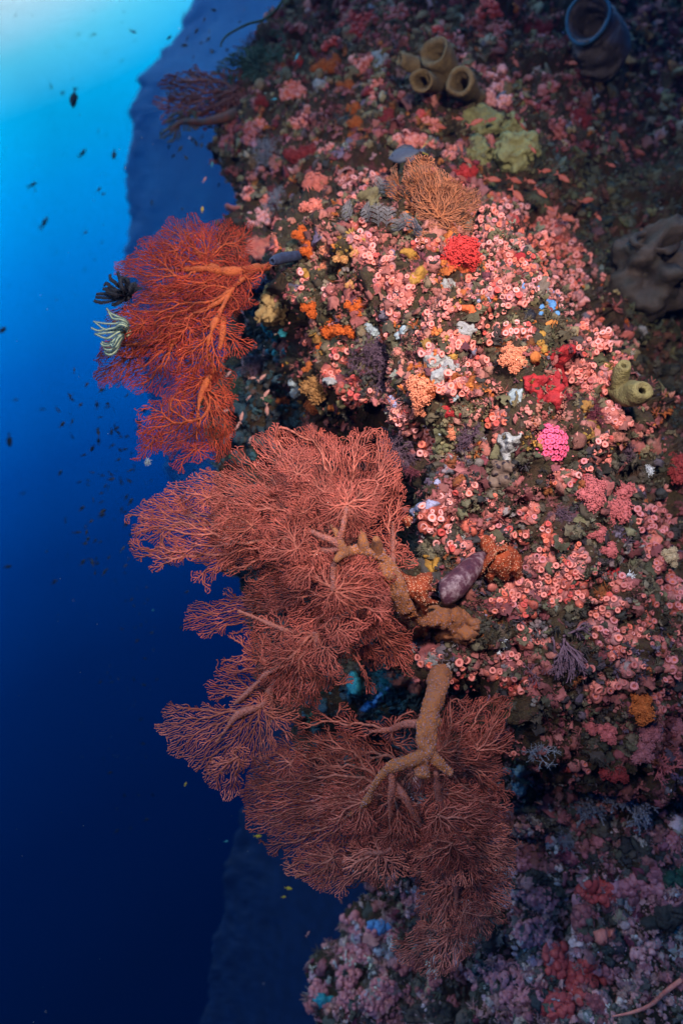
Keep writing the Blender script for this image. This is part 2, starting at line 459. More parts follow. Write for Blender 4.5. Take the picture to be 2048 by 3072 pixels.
# ---------------------------------------------------------------- sea fans
def grow(poly, hub, sp, seed, root=None):
    """forking, space filling growth inside an outline (photo pixels): tips advance, fork and stop where
    another twig is near; then side twigs fill what is left. Returns nodes, parents, directions"""
    g = random.Random(seed)
    poly = np.array(poly, float); cc = poly.mean(0); poly = cc + (poly - cc) * 1.06
    x0, y0 = poly.min(0) - 8; x1, y1 = poly.max(0) + 8
    x0, y0 = min(x0, hub[0] - 8), min(y0, hub[1] - 8); x1, y1 = max(x1, hub[0] + 8), max(y1, hub[1] + 8)
    cs = sp * 0.5; W_, H_ = int((x1 - x0) / cs) + 3, int((y1 - y0) / cs) + 3
    gx, gy = np.meshgrid(x0 + np.arange(W_) * cs, y0 + np.arange(H_) * cs)
    fr = (vnoise(np.stack([gx / 34, gy / 34, gx * 0 + seed], -1), seed) * 20 + vnoise(np.stack([gx / 13, gy / 13, gx * 0 + seed], -1), seed + 1) * 7)
    hole = vnoise(np.stack([gx / 40, gy / 40, gx * 0 + seed], -1), seed + 5)
    okm = ((sdist(gx, gy, poly) > fr - 4) & (hole > -0.72)) | (np.hypot(gx - hub[0], gy - hub[1]) < 40)
    okm = okm.tolist(); occ = {}
    NX = [float(hub[0])]; NY = [float(hub[1])]; PR = [-1]; DA = [0.0]; step = sp * 0.62; rad = sp * 0.60; r2 = rad * rad
    hx, hy = hub
    def near(x, y, skip):
        ci, cj = int((x - x0) / cs), int((y - y0) / cs)
        for i in range(ci - 2, ci + 3):
            for j in range(cj - 2, cj + 3):
                for k in occ.get((i, j), ()):
                    if k not in skip and (NX[k] - x) ** 2 + (NY[k] - y) ** 2 < r2: return True
        return False
    def add(x, y, p, a):
        k = len(NX); NX.append(x); NY.append(y); PR.append(p); DA.append(a)
        occ.setdefault((int((x - x0) / cs), int((y - y0) / cs)), []).append(k); return k
    occ[(int((hx - x0) / cs), int((hy - y0) / cs))] = [0]
    # head for the body of the outline
    out = math.atan2(cc[1] - hy, cc[0] - hx); far = math.hypot(cc[0] - hx, cc[1] - hy) / (0.5 * max(x1 - x0, y1 - y0))
    spread = 3.1 if far < .35 else (1.9 if far < .7 else 1.3); nm = 9 if far < .35 else 6
    tips = [(0, out + spread * ((i + .5) / nm * 2 - 1) * .95, g.randint(2, 6), {0}) for i in range(nm)]
    def advance(tips):
        while tips:
            nxt = []
            for (k, a, c, skip) in tips:
                a += g.gauss(0, .10); rx_, ry_ = NX[k] - hx, NY[k] - hy; d = math.hypot(rx_, ry_)
                if d > 25:
                    oa = math.atan2(ry_, rx_); a += .06 * math.sin(oa - a)
                done = True
                for da in (0, .35, -.35, .75, -.75):
                    b = a + da * (1 if g.random() < .5 else -1)
                    x, y = NX[k] + step * math.cos(b), NY[k] + step * math.sin(b)
                    ci, cj = int((x - x0) / cs), int((y - y0) / cs)
                    if not (0 <= ci < W_ and 0 <= cj < H_) or not okm[cj][ci]: continue
                    if near(x + .55 * step * math.cos(b), y + .55 * step * math.sin(b), skip): continue
                    n_ = add(x, y, k, b); sk = {n_, k, PR[k]}
                    if c <= 0:
                        w = g.uniform(.30, .52); nxt.append((n_, b + w, g.randint(3, 7), sk)); nxt.append((n_, b - w, g.randint(3, 7), sk))
                    else: nxt.append((n_, b, c - 1, sk))
                    done = False; break
            g.shuffle(nxt)
            # siblings born at one fork ignore each other
            tips = nxt
    advance(tips)
    for rnd in range(4):
        order = list(range(1, len(NX))); g.shuffle(order); add_t = 0
        for k in order:
            sd = 1 if g.random() < .5 else -1
            for sgn in (sd, -sd):
                b = DA[k] + sgn * g.uniform(.7, 1.05); x, y = NX[k] + step * math.cos(b), NY[k] + step * math.sin(b)
                ci, cj = int((x - x0) / cs), int((y - y0) / cs)
                if not (0 <= ci < W_ and 0 <= cj < H_) or not okm[cj][ci]: continue
                if near(x + .7 * step * math.cos(b), y + .7 * step * math.sin(b), {k}): continue
                n_ = add(x, y, k, b); advance([(n_, b - sgn * .25, g.randint(2, 5), {n_, k, PR[k]})]); add_t += 1; break
        if add_t < 5: break
    NPa = np.stack([np.array(NX), np.array(NY)], -1)
    return NPa, np.array(PR), None

def lobe(parent, poly, hub, Y, tilt=(0, 0), sp=7.5, rt=0.00078, c_in=(.7, .3, .12), c_out=(.5, .1, .06), seed=1, mat=None, wav=0.022, rmax=0.010, hubY=None, pw=3.9, bow=0.05):
    NP, PR, PD = grow(poly, hub, sp * 1.16, seed)
    n = len(NP); rt *= 1.0; hub = np.array(hub, float)
    cnt = np.zeros(n); child = np.zeros(n, int)
    np.add.at(child, PR[1:], 1)
    cnt[child == 0] = 1
    for i in range(n - 1, 0, -1): cnt[PR[i]] += cnt[i]
    r = np.minimum(rt * np.maximum(cnt, 1) ** (1 / pw), rmax)
    rel = (NP - hub); L = np.linalg.norm(rel, axis=1)
    q = np.stack([NP[:, 0] / 90, NP[:, 1] / 90, NP[:, 0] * 0 + seed * 3.3], -1)
    dep = Y + rel[:, 0] * tilt[0] + rel[:, 1] * tilt[1] + fbm(q, 3, seed) * wav * np.clip(L / 120, 0.1, 1) + bow * (L / 400) ** 2
    Wp = np.stack([(NP[:, 0] - 1024) * K * dep, dep, (1536 - NP[:, 1]) * K * dep], -1)
    par = np.where(PR < 0, 0, PR)
    dr = Wp - Wp[par]; dr[0] = (0, 0, 1)
    dr /= np.linalg.norm(dr, axis=1, keepdims=True) + 1e-12
    nn = -Wp / np.linalg.norm(Wp, axis=1, keepdims=True)      # roughly the fan's own plane normal
    s = np.cross(dr, nn); s /= np.linalg.norm(s, axis=1, keepdims=True) + 1e-12
    n2 = np.cross(s, dr)
    jit = 1 + 0.22 * rng.normal(size=n).clip(-1.5, 1.5); rr = (r * np.where(cnt < 6, jit, 1))[:, None]
    ring = np.stack([Wp + n2 * rr, Wp + s * rr, Wp - n2 * rr, Wp - s * rr], 1).reshape(-1, 3)
    F = []
    i = np.arange(1, n); p = PR[1:]
    for a in range(4):
        b = (a + 1) % 4
        F.append(np.stack([p * 4 + a, p * 4 + b, i * 4 + b, i * 4 + a], -1))
    F = np.concatenate(F)
    tt = np.clip(np.log(np.maximum(cnt, 1)) / np.log(160), 0, 1)[:, None]
    c = np.array(c_out) * (1 - tt) + np.array(c_in) * tt
    c = c * (1 + 0.16 * rng.normal(size=(n, 1))) * (1 + .30 * vnoise(np.stack([NP[:, 0] / 60, NP[:, 1] / 60, NP[:, 0] * 0], -1), seed + 9)[:, None])
    return mk('branch', ring, F, mat, parent, colors=np.clip(c, 0, 1).repeat(4, 0))

def limb(parent, pts, radii, mat, name='limb', sides=10, n=None, rough_amp=0.0, freq=40, seed=0, grain=0):
    """pts: list of (px, py, Y)"""
    w3 = np.array([P(*p)[:] for p in pts]); n = n or max(8, len(pts) * 7)
    path = smoothpath(w3, n); rd = np.interp(np.linspace(0, 1, n), np.linspace(0, 1, len(radii)), radii)
    V, F = sweep(path, rd, sides)
    if rough_amp:
        base = np.vstack([path.repeat(sides, 0), path[:1], path[-1:]])
        d = V - base; d /= np.linalg.norm(d, axis=1, keepdims=True) + 1e-9
        V = V + d * (fbm(V * freq, 3, seed)[:, None] * rough_amp)
    if grain and parent is not None:
        m_ = sides; q = rng.integers(0, len(F[0]), grain); f4 = V[F[0][q]]; w_ = rng.dirichlet((1, 1, 1, 1), grain); pp = (f4 * w_[:, :, None]).sum(1)
        vis = pp[:, 1] < np.interp(pp[:, 2], *[np.sort(path[:, 2]), path[np.argsort(path[:, 2]), 1]]) + .02
        pp = pp[vis]; cg = np.array([(.54, .155, .03), (.36, .20, .22), (.50, .19, .08)] if mat is bark_t else ([(.40, .07, .015), (.34, .05, .012), (.46, .10, .02)] if mat is bark_o else [(.40, .11, .07), (.32, .12, .10), (.44, .12, .06)]))[rng.integers(0, 3, len(pp))] * rng.uniform(.6, 1.15, (len(pp), 1))
        gv, gf, gc = stamp(*ICO1, pp, frames(rng.normal(size=pp.shape)), rng.uniform(.0006, .0016, len(pp)), cg)
        F_(parent, mk('polyps', gv, gf, fan_twig, parent, colors=gc))
    return mk(name, V, F, mat, parent)

fan_twig = living('fan_twig', (1, 1, 1), attr=True, scale=140, bump=0.5, rough_=0.7, sss=0.0)
bark_o = living('fan_bark_orange', (0.36, 0.075, 0.018), (0.26, 0.045, 0.014), scale=90, bump=0.6)
bark_t = living('fan_bark_tan', (0.34, 0.12, 0.048), (0.21, 0.115, 0.12), scale=240, bump=.9, c3=(0.42, 0.13, 0.026))
bark_g = living('fan_bark_grey', (0.33, 0.10, 0.065), (0.24, 0.09, 0.08), scale=90, bump=0.7)

# the orange red fan high on the left
fan1 = thing('sea_fan', 'fiery orange red sea fan reaching left from the reef edge into open water', 'sea fan', P(830, 795, 1.6), 'large sea fans')
def F_(fan, o):        # lobes are written in world space; keep them there under the fan's base empty
    o.matrix_parent_inverse = Matrix.Translation(fan.location).inverted(); return o
OI, OO = (.38, .065, .016), (.29, .022, .010)
def of(poly, hub, Y, seed, **k):
    F_(fan1, lobe(fan1, C3(*poly), C3(*hub), Y, seed=seed, sp=k.pop('sp', 5.6), c_in=OI, c_out=k.pop('co', OO), mat=fan_twig, **k))
of([(920, 330), (935, 240), (925, 140), (850, 105), (780, 90), (700, 120), (640, 95), (570, 110), (520, 130), (460, 180), (480, 240), (540, 290), (640, 330)], (725, 320), 1.56, 11)
of([(720, 370), (620, 320), (500, 240), (430, 235), (370, 280), (300, 320), (265, 350), (330, 400), (380, 430), (450, 470), (560, 450), (680, 430)], (735, 345), 1.52, 12, tilt=(0.0003, 0))
of([(1030, 350), (1000, 400), (960, 500), (985, 530), (900, 560), (800, 600), (700, 560), (600, 520), (520, 480), (620, 420), (760, 390), (900, 370)], (920, 385), 1.50, 13)
of([(870, 420), (700, 440), (540, 500), (420, 500), (330, 520), (230, 580), (250, 640), (330, 700), (260, 780), (400, 800), (560, 720), (700, 650), (830, 600), (900, 520)], (850, 470), 1.46, 14)
of([(660, 590), (500, 600), (350, 660), (250, 760), (180, 830), (180, 900), (170, 970), (220, 985), (260, 920), (330, 860), (400, 820), (520, 760), (640, 680)], (650, 610), 1.50, 15)
of([(300, 730), (160, 745), (80, 775), (95, 798), (200, 790), (310, 790)], (320, 760), 1.50, 16)
of([(590, 690), (545, 760), (440, 810), (330, 870), (285, 950), (380, 1000), (460, 990), (540, 950), (565, 880), (585, 800)], (560, 735), 1.47, 17)
of([(740, 640), (650, 690), (580, 800), (610, 830), (575, 890), (640, 905), (720, 860), (790, 910), (830, 820), (850, 740), (870, 810), (945, 805), (965, 760), (900, 735), (880, 700), (920, 660), (840, 610)], (770, 650), 1.40, 18, co=(.36, .036, .012), sp=6.6, rt=.0008)
of([(700, 960), (620, 1010), (560, 1040), (470, 1070), (405, 1110), (400, 1180), (365, 1250), (440, 1300), (520, 1330), (600, 1300), (700, 1330), (780, 1355), (830, 1310), (865, 1220), (850, 1150), (800, 1080), (865, 1040), (760, 955)], (720, 970), 1.43, 19, co=(.34, .035, .014), sp=5.9)
of([(640, 1290), (560, 1380), (600, 1400), (650, 1380), (720, 1300)], (680, 1300), 1.43, 20)
of([(450, 1230), (390, 1290), (355, 1350), (400, 1340), (470, 1290)], (460, 1240), 1.43, 27)
for i, (poly, hub, y_) in enumerate([([(930, 340), (900, 160), (700, 130), (500, 180), (290, 340), (340, 470), (560, 560), (900, 540), (1000, 400)], (900, 370), 1.62), ([(900, 440), (500, 470), (240, 580), (240, 700), (180, 900), (300, 960), (540, 900), (760, 740), (900, 560)], (840, 500), 1.56), ([(780, 700), (600, 800), (560, 1000), (420, 1110), (400, 1250), (600, 1320), (820, 1300), (860, 1100), (820, 800)], (750, 800), 1.50)]):
    of(poly, hub, y_, 240 + i, co=(.36, .035, .014))
# deeper layers behind
of([(900, 360), (700, 330), (500, 330), (360, 380), (420, 470), (600, 560), (800, 560), (940, 450)], (880, 400), 1.60, 21, co=(.30, .035, .02))
of([(840, 520), (600, 540), (420, 600), (290, 700), (380, 800), (560, 780), (740, 680)], (800, 560), 1.58, 22, co=(.28, .035, .02))
of([(760, 850), (650, 900), (620, 960), (700, 1000), (770, 960), (800, 880)], (745, 880), 1.47, 23, sp=6)
def lb(fan, cr, pts, radii, mat, **k):
    if mat is not bark_t: radii = [r_ * .74 for r_ in radii]; k.setdefault('grain', 500); k.setdefault('rough_amp', .0015)
    F_(fan, limb(fan, [(*cr(x, y), Y) for x, y, Y in pts], radii, mat, **k))
def tufts(f, boxes, n, seed, H):
    g = np.random.default_rng(seed)
    for k in range(n):
        x0, y0, x1, y1, Y = boxes[k % len(boxes)]; x, y = g.uniform(x0, x1), g.uniform(y0, y1); a0 = g.uniform(0, 6.28); rr = g.uniform(70, 125); sq = g.uniform(.6, 1); ang = math.atan2(H[1] - y, H[0] - x) + g.uniform(-.8, .8); ux, uy = math.cos(ang), math.sin(ang)
        poly = [(x + math.cos(a) * rr * (1 + .25 * math.sin(3 * a + k)), y + math.sin(a) * rr * sq * (1 + .2 * math.cos(2 * a + k))) for a in np.linspace(0, 6.28, 14)[:-1]]
        f(poly, (x + ux * rr * .75, y + uy * rr * .75 * sq), Y + g.uniform(-.03, .03), 400 + seed * 20 + k, tilt=(g.uniform(-3e-4, 3e-4), g.uniform(-3e-4, 3e-4)))
tufts(of, [(330, 560, 820, 720, 1.42), (500, 180, 860, 300, 1.50), (620, 850, 780, 1240, 1.40), (560, 420, 900, 520, 1.44)], 6, 1, (900, 380))
lb(fan1, C3, [(1130, 338, 1.74), (1030, 352, 1.62), (930, 366, 1.52), (830, 376, 1.50), (765, 350, 1.52), (715, 312, 1.55)], [.017, .013, .012, .014, .011, .005], bark_o, name='trunk', rough_amp=.003)
lb(fan1, C3, [(800, 372, 1.50), (740, 360, 1.50), (640, 362, 1.51), (520, 372, 1.52)], [.012, .010, .006, .002], bark_o)
lb(fan1, C3, [(980, 362, 1.56), (880, 450, 1.47), (800, 530, 1.45), (650, 610, 1.47), (570, 720, 1.47), (520, 840, 1.47)], [.009, .007, .005, .005, .004, .001], bark_o, rough_amp=.002)
lb(fan1, C3, [(860, 470, 1.47), (815, 560, 1.43), (772, 650, 1.40), (735, 780, 1.41), (770, 880, 1.43), (725, 960, 1.43), (690, 1080, 1.43), (680, 1250, 1.43)], [.007, .006, .008, .006, .006, .009, .005, .002], bark_o, rough_amp=.003)
lb(fan1, C3, [(815, 620, 1.42), (815, 700, 1.40), (800, 780, 1.40)], [.010, .009, .003], bark_o)
lb(fan1, C3, [(715, 315, 1.55), (650, 230, 1.56), (610, 150, 1.56)], [.008, .004, .001], bark_o)
lb(fan1, C3, [(560, 735, 1.47), (450, 740, 1.49), (310, 760, 1.50)], [.005, .004, .002], bark_o)
# the big salmon fan in the middle
fan2 = thing('sea_fan', 'largest salmon pink sea fan spreading from a thick tan trunk in the middle', 'sea fan', P(1370, 1870, 1.3), 'large sea fans')
MI, MO = (.40, .115, .075), (.37, .073, .050)
def mf(poly, hub, Y, seed, **k):
    cr = k.pop('cr', F1)
    F_(fan2, lobe(fan2, cr(*poly), cr(*hub), Y, seed=seed, sp=k.pop('sp', 6.0), c_in=MI, c_out=k.pop('co', MO), mat=fan_twig, rt=k.pop('rt', 0.00078), **k))
mf([(960, 480), (860, 420), (760, 330), (660, 260), (610, 180), (595, 80), (680, 50), (760, 90), (830, 50), (900, 80), (960, 100), (1010, 55), (1090, 60), (1140, 110), (1185, 220), (1150, 300), (1110, 400), (1050, 470)], (960, 440), 1.20, 31)
mf([(985, 260), (1060, 270), (1120, 330), (1110, 430), (1040, 490), (960, 500), (880, 450), (870, 360), (910, 290)], (985, 378), 1.13, 32, rt=.0009)
mf([(850, 450), (700, 430), (560, 420), (440, 380), (370, 330), (300, 290), (245, 300), (240, 255), (330, 240), (400, 205), (465, 240), (480, 170), (530, 150), (585, 190), (600, 240), (700, 260), (800, 340)], (830, 440), 1.20, 33, tilt=(0.0001, 0))
mf([(660, 540), (520, 600), (420, 660), (330, 610), (240, 590), (220, 530), (160, 500), (100, 490), (65, 430), (120, 400), (110, 360), (190, 335), (260, 350), (330, 420), (440, 430), (580, 450)], (640, 530), 1.16, 34)
mf([(440, 610), (240, 610), (180, 625), (150, 650), (90, 610), (60, 540), (130, 545), (220, 565), (420, 590)], (470, 600), 1.19, 35)
mf([(780, 470), (600, 500), (500, 560), (440, 620), (310, 690), (330, 722), (400, 730), (440, 650), (540, 660), (640, 620), (740, 600), (820, 560)], (790, 520), 1.18, 36)
mf([(1185, 600), (1130, 500), (1140, 400), (1160, 300), (1190, 235), (1215, 320), (1210, 400), (1245, 385), (1225, 480), (1245, 545), (1190, 570)], (1180, 585), 1.24, 37)
mf([(1160, 620), (1230, 565), (1305, 600), (1280, 655), (1200, 650)], (1165, 612), 1.24, 38)
mf([(860, 700), (760, 720), (700, 640), (800, 610), (900, 600), (1000, 600), (1110, 650), (1160, 760), (1150, 860), (1050, 870), (950, 840), (860, 810)], (930, 745), 1.12, 39, rt=.0009)
mf([(920, 600), (820, 530), (700, 560), (580, 620), (560, 700), (640, 780), (740, 820), (860, 820), (920, 700)], (905, 610), 1.22, 40)
mf([(780, 930), (640, 890), (580, 910), (560, 850), (490, 890), (480, 960), (400, 955), (330, 935), (265, 870), (265, 815), (330, 805), (400, 800), (430, 780), (520, 790), (600, 830), (700, 860)], (710, 905), 1.19, 41, rt=.0009, sp=7)
mf([(870, 900), (700, 940), (600, 925), (510, 950), (540, 1010), (475, 1040), (500, 1090), (600, 1100), (640, 1160), (720, 1205), (855, 1215), (840, 1150), (975, 1120), (900, 1050), (880, 980)], (840, 930), 1.18, 42, rt=.0009)
mf([(1000, 780), (1140, 870), (1265, 900), (1250, 1000), (1240, 1090), (1180, 1070), (1080, 1000), (960, 960), (880, 900), (900, 830)], (1000, 830), 1.24, 43)
mf([(975, 960), (1020, 1060), (1055, 1165), (1082, 1155), (1050, 1050), (1010, 970)], (985, 975), 1.24, 44)
mf([(560, 740), (480, 760), (500, 830), (620, 880), (760, 900), (860, 860), (740, 800)], (840, 840), 1.30, 45, co=(.32, .08, .07))
mf([(1130, 620), (1000, 560), (840, 600), (760, 700), (800, 860), (1000, 920), (1160, 900)], (1090, 700), 1.32, 46, co=(.40, .08, .06))
mf([(900, 480), (700, 400), (500, 440), (400, 520), (480, 620), (700, 660), (880, 600)], (860, 540), 1.30, 47, co=(.40, .09, .07))
mf([(1100, 480), (1120, 300), (1060, 150), (900, 120), (740, 160), (700, 300), (820, 420), (960, 480)], (1040, 470), 1.30, 48, co=(.48, .11, .08))
mf([(550, 180), (420, 190), (330, 170), (230, 205), (210, 140), (270, 75), (330, 55), (400, 100), (480, 100)], (470, 165), 1.24, 49, cr=F2)
mf([(570, 180), (530, 330), (440, 445), (340, 460), (250, 420), (240, 470), (150, 425), (95, 390), (45, 290), (55, 235), (160, 200), (240, 240), (300, 200), (420, 160)], (440, 215), 1.22, 50, cr=F2, co=(.50, .13, .085))
mf([(380, 400), (350, 520), (290, 568), (230, 525), (210, 480), (260, 420)], (345, 420), 1.22, 51, cr=F2, co=(.50, .13, .085))
mf([(540, 120), (400, 120), (420, 200), (500, 260), (600, 260), (600, 180)], (560, 130), 1.27, 52, cr=F2, co=(.42, .10, .07))
for i, (poly, hub, y_, cc_) in enumerate([([(1180, 540), (1180, 260), (1100, 80), (900, 80), (620, 100), (600, 240), (420, 250), (260, 280), (140, 380), (90, 460), (260, 600), (600, 640), (1000, 620)], (1000, 540), 1.28, 1), ([(1150, 640), (900, 560), (600, 620), (560, 780), (300, 830), (300, 920), (560, 940), (520, 1060), (700, 1180), (860, 1180), (900, 1040), (1200, 1060), (1230, 920)], (980, 780), 1.29, 1), ([(950, 450), (800, 300), (600, 300), (420, 400), (500, 560), (800, 640), (960, 600)], (900, 520), 1.16, 1), ([(1080, 640), (800, 640), (640, 740), (760, 880), (1000, 960), (1200, 900)], (1020, 740), 1.17, 1)]):
    mf(poly, hub, y_, 250 + i, co=(.42, .080, .05) if y_ > 1.25 else MO)
tufts(mf, [(660, 160, 1060, 300, 1.15), (300, 330, 620, 560, 1.13), (620, 480, 860, 700, 1.13), (900, 680, 1160, 960, 1.12), (560, 940, 900, 1140, 1.15), (700, 300, 900, 460, 1.13)], 12, 2, (1020, 600))
lb(fan2, F1, [(1480, 890, 1.38), (1380, 850, 1.31), (1290, 845, 1.26), (1215, 770, 1.20), (1170, 670, 1.17), (1120, 600, 1.16), (1060, 572, 1.15), (985, 575, 1.14)], [.030, .026, .021, .0185, .0165, .0145, .012, .007], bark_t, name='trunk', sides=28, n=90, rough_amp=.007, freq=45, grain=5000)
lb(fan2, F1, [(1110, 590, 1.16), (1112, 550, 1.14), (1108, 522, 1.12)], [.012, .010, .006], bark_t)
lb(fan2, F1, [(1060, 572, 1.15), (1052, 530, 1.14), (1050, 485, 1.15)], [.012, .009, .004], bark_t)
lb(fan2, F1, [(1000, 574, 1.145), (960, 590, 1.12), (936, 615, 1.10)], [.010, .008, .005], bark_t)
lb(fan2, F1, [(975, 585, 1.13), (958, 550, 1.12), (945, 505, 1.12), (915, 462, 1.13)], [.010, .008, .006, .002], bark_t)
lb(fan2, F1, [(950, 530, 1.12), (965, 480, 1.11), (972, 440, 1.12), (985, 380, 1.13)], [.008, .007, .005, .003], bark_g)
lb(fan2, F1, [(955, 545, 1.12), (915, 528, 1.12), (870, 510, 1.13), (800, 480, 1.17), (700, 440, 1.19)], [.010, .008, .006, .005, .002], bark_g)
lb(fan2, F1, [(960, 560, 1.12), (900, 572, 1.14), (800, 540, 1.17), (700, 520, 1.17), (630, 530, 1.16)], [.009, .008, .006, .006, .004], bark_g)
lb(fan2, F1, [(960, 590, 1.12), (925, 650, 1.12), (928, 745, 1.12)], [.009, .006, .004], bark_g)
lb(fan2, F1, [(1230, 790, 1.22), (1120, 830, 1.24), (1000, 840, 1.24), (860, 920, 1.19), (760, 920, 1.19), (700, 905, 1.19), (520, 830, 1.19)], [.014, .012, .009, .010, .007, .006, .003], bark_g, rough_amp=.002)
lb(fan2, F1, [(850, 920, 1.19), (780, 970, 1.18), (730, 1050, 1.18), (640, 1100, 1.19), (560, 1180, 1.21), (500, 1230, 1.22)], [.009, .008, .005, .005, .006, .004], bark_g)
lb(fan2, F1, [(850, 920, 1.18), (860, 1000, 1.18), (880, 1060, 1.18)], [.008, .005, .002], bark_g)
lb(fan2, F1, [(1175, 690, 1.18), (1180, 610, 1.23), (1180, 540, 1.24), (1180, 450, 1.24)], [.008, .007, .005, .003], bark_g)
lb(fan2, F2, [(560, 60, 1.22), (470, 160, 1.23), (440, 215, 1.22), (350, 250, 1.22), (300, 310, 1.22), (260, 360, 1.22)], [.006, .008, .007, .009, .004, .002], bark_g)
lb(fan2, F2, [(470, 160, 1.23), (480, 240, 1.23), (460, 300, 1.22)], [.009, .010, .003], bark_g)
# the lower fan hanging on a long stalk
fan3 = thing('sea_fan', 'dusky salmon sea fan hanging below on a long tan stalk with its fan spread downwards', 'sea fan', P(1330, 2010, 1.35), 'large sea fans')
LI, LO = (.46, .16, .11), (.36, .070, .046)
def lf(poly, hub, Y, seed, **k):
    F_(fan3, lobe(fan3, F2(*poly), F2(*hub), Y, seed=seed, sp=k.pop('sp', 6.2), c_in=LI, c_out=k.pop('co', LO), mat=fan_twig, rt=k.pop('rt', 0.00080), **k))
lf([(1050, 290), (1000, 330), (1065, 385), (980, 400), (900, 350), (800, 330), (700, 290), (600, 310), (575, 270), (660, 235), (740, 270), (760, 225), (800, 290), (900, 280), (1000, 250), (1055, 240)], (950, 310), 1.26, 61)
lf([(1120, 380), (1130, 280), (1180, 220), (1240, 200), (1320, 175), (1395, 200), (1405, 260), (1340, 340), (1300, 380), (1350, 410), (1385, 520), (1395, 640), (1300, 640), (1200, 560), (1160, 470)], (1130, 420), 1.34, 62)
lf([(1000, 460), (860, 420), (760, 330), (660, 320), (560, 340), (480, 390), (490, 470), (400, 490), (380, 540), (370, 620), (410, 700), (500, 730), (620, 700), (740, 640), (860, 600), (920, 540)], (900, 510), 1.32, 63, tilt=(0.0001, 0))
lf([(870, 590), (740, 640), (600, 700), (455, 770), (500, 795), (600, 790), (700, 770), (820, 750), (900, 700)], (850, 610), 1.26, 64)
lf([(940, 750), (800, 770), (680, 785), (560, 850), (490, 880), (500, 905), (600, 900), (660, 940), (740, 955), (800, 910), (860, 900), (930, 935), (1010, 850)], (900, 790), 1.24, 65, co=(.62, .16, .10))
lf([(960, 540), (860, 640), (850, 720), (900, 770), (1000, 770), (1100, 740), (1150, 680), (1080, 620), (1000, 570)], (955, 570), 1.24, 66)
lf([(1110, 520), (1080, 640), (1160, 720), (1260, 740), (1395, 700), (1395, 620), (1300, 560), (1200, 510)], (1125, 550), 1.24, 67)
lf([(1180, 670), (1060, 760), (1010, 860), (1060, 890), (1160, 910), (1250, 910), (1330, 890), (1400, 870), (1425, 760), (1380, 700), (1300, 680)], (1205, 720), 1.24, 68, co=(.62, .16, .10))
lf([(1190, 850), (1060, 880), (1045, 950), (1055, 1040), (1090, 1090), (1150, 1130), (1250, 1130), (1330, 1080), (1385, 980), (1395, 900), (1300, 860)], (1195, 880), 1.30, 69, co=(.64, .16, .10))
lf([(1240, 1080), (1060, 1080), (960, 1120), (935, 1170), (1000, 1220), (1080, 1265), (1180, 1245), (1240, 1180), (1275, 1120)], (1190, 1090), 1.36, 70, co=(.66, .17, .11))
lf([(980, 470), (760, 400), (560, 430), (440, 520), (430, 660), (600, 660), (800, 620), (940, 560)], (930, 540), 1.42, 71, co=(.34, .08, .06))
lf([(1180, 580), (1000, 620), (860, 700), (880, 860), (1050, 860), (1250, 800), (1350, 700)], (1160, 640), 1.42, 72, co=(.34, .08, .06))
lf([(1130, 480), (1200, 400), (1330, 420), (1380, 560), (1340, 660), (1200, 640)], (1140, 500), 1.42, 73, co=(.34, .08, .06))
lf([(1240, 800), (1120, 860), (1080, 1000), (1180, 1060), (1320, 1000), (1360, 880)], (1230, 830), 1.42, 74, co=(.40, .09, .06))
lf([(700, 700), (600, 780), (720, 880), (880, 880), (940, 800), (860, 720)], (880, 730), 1.36, 75, co=(.36, .085, .06))
for i, (poly, hub, y_) in enumerate([([(1060, 420), (760, 340), (520, 380), (400, 500), (390, 620), (520, 740), (800, 760), (1040, 700), (1100, 560)], (1030, 480), 1.36), ([(1100, 480), (1160, 240), (1380, 210), (1340, 380), (1390, 660), (1400, 860), (1200, 900), (1040, 800)], (1120, 500), 1.38), ([(1150, 640), (880, 720), (560, 860), (760, 930), (1040, 860), (1080, 1060), (960, 1180), (1180, 1240), (1370, 1000), (1400, 780)], (1150, 700), 1.38), ([(980, 520), (820, 560), (700, 680), (860, 800), (1100, 800), (1180, 660)], (1000, 560), 1.28)]):
    lf(poly, hub, y_, 260 + i, co=(.38, .075, .045) if y_ > 1.3 else LO)
tufts(lf, [(440, 380, 860, 660, 1.25), (1180, 260, 1340, 560, 1.28), (860, 640, 1340, 820, 1.19), (1080, 900, 1330, 1100, 1.27), (560, 780, 900, 860, 1.22)], 9, 3, (1080, 480))
lb(fan3, F2, [(1150, 70, 1.42), (1135, 110, 1.32), (1110, 200, 1.22), (1088, 310, 1.19), (1083, 390, 1.18), (1072, 440, 1.18), (1062, 497, 1.17)], [.024, .021, .0185, .017, .016, .0135, .011], bark_t, name='trunk', sides=28, n=90, rough_amp=.005, freq=45, grain=4200)
lb(fan3, F2, [(1090, 400, 1.18), (1030, 430, 1.17), (975, 450, 1.18), (930, 470, 1.19), (880, 525, 1.20), (840, 600, 1.22), (780, 650, 1.24)], [.014, .012, .011, .008, .007, .005, .002], bark_t, n=40, rough_amp=.004, grain=1500)
lb(fan3, F2, [(1090, 395, 1.18), (1130, 440, 1.17), (1160, 470, 1.17), (1182, 480, 1.17)], [.011, .010, .008, .005], bark_t, rough_amp=.003, grain=600)
lb(fan3, F2, [(945, 465, 1.19), (948, 530, 1.19), (942, 590, 1.20), (940, 660, 1.22)], [.008, .008, .006, .003], bark_g)
lb(fan3, F2, [(955, 520, 1.20), (1000, 580, 1.19), (1030, 635, 1.20), (1060, 690, 1.22)], [.006, .007, .006, .002], bark_g)
lb(fan3, F2, [(1120, 478, 1.18), (1125, 530, 1.20), (1138, 600, 1.22), (1200, 690, 1.23), (1208, 780, 1.24), (1200, 900, 1.28), (1200, 1010, 1.31), (1190, 1090, 1.35)], [.007, .009, .007, .007, .009, .007, .006, .005], bark_g, n=50)
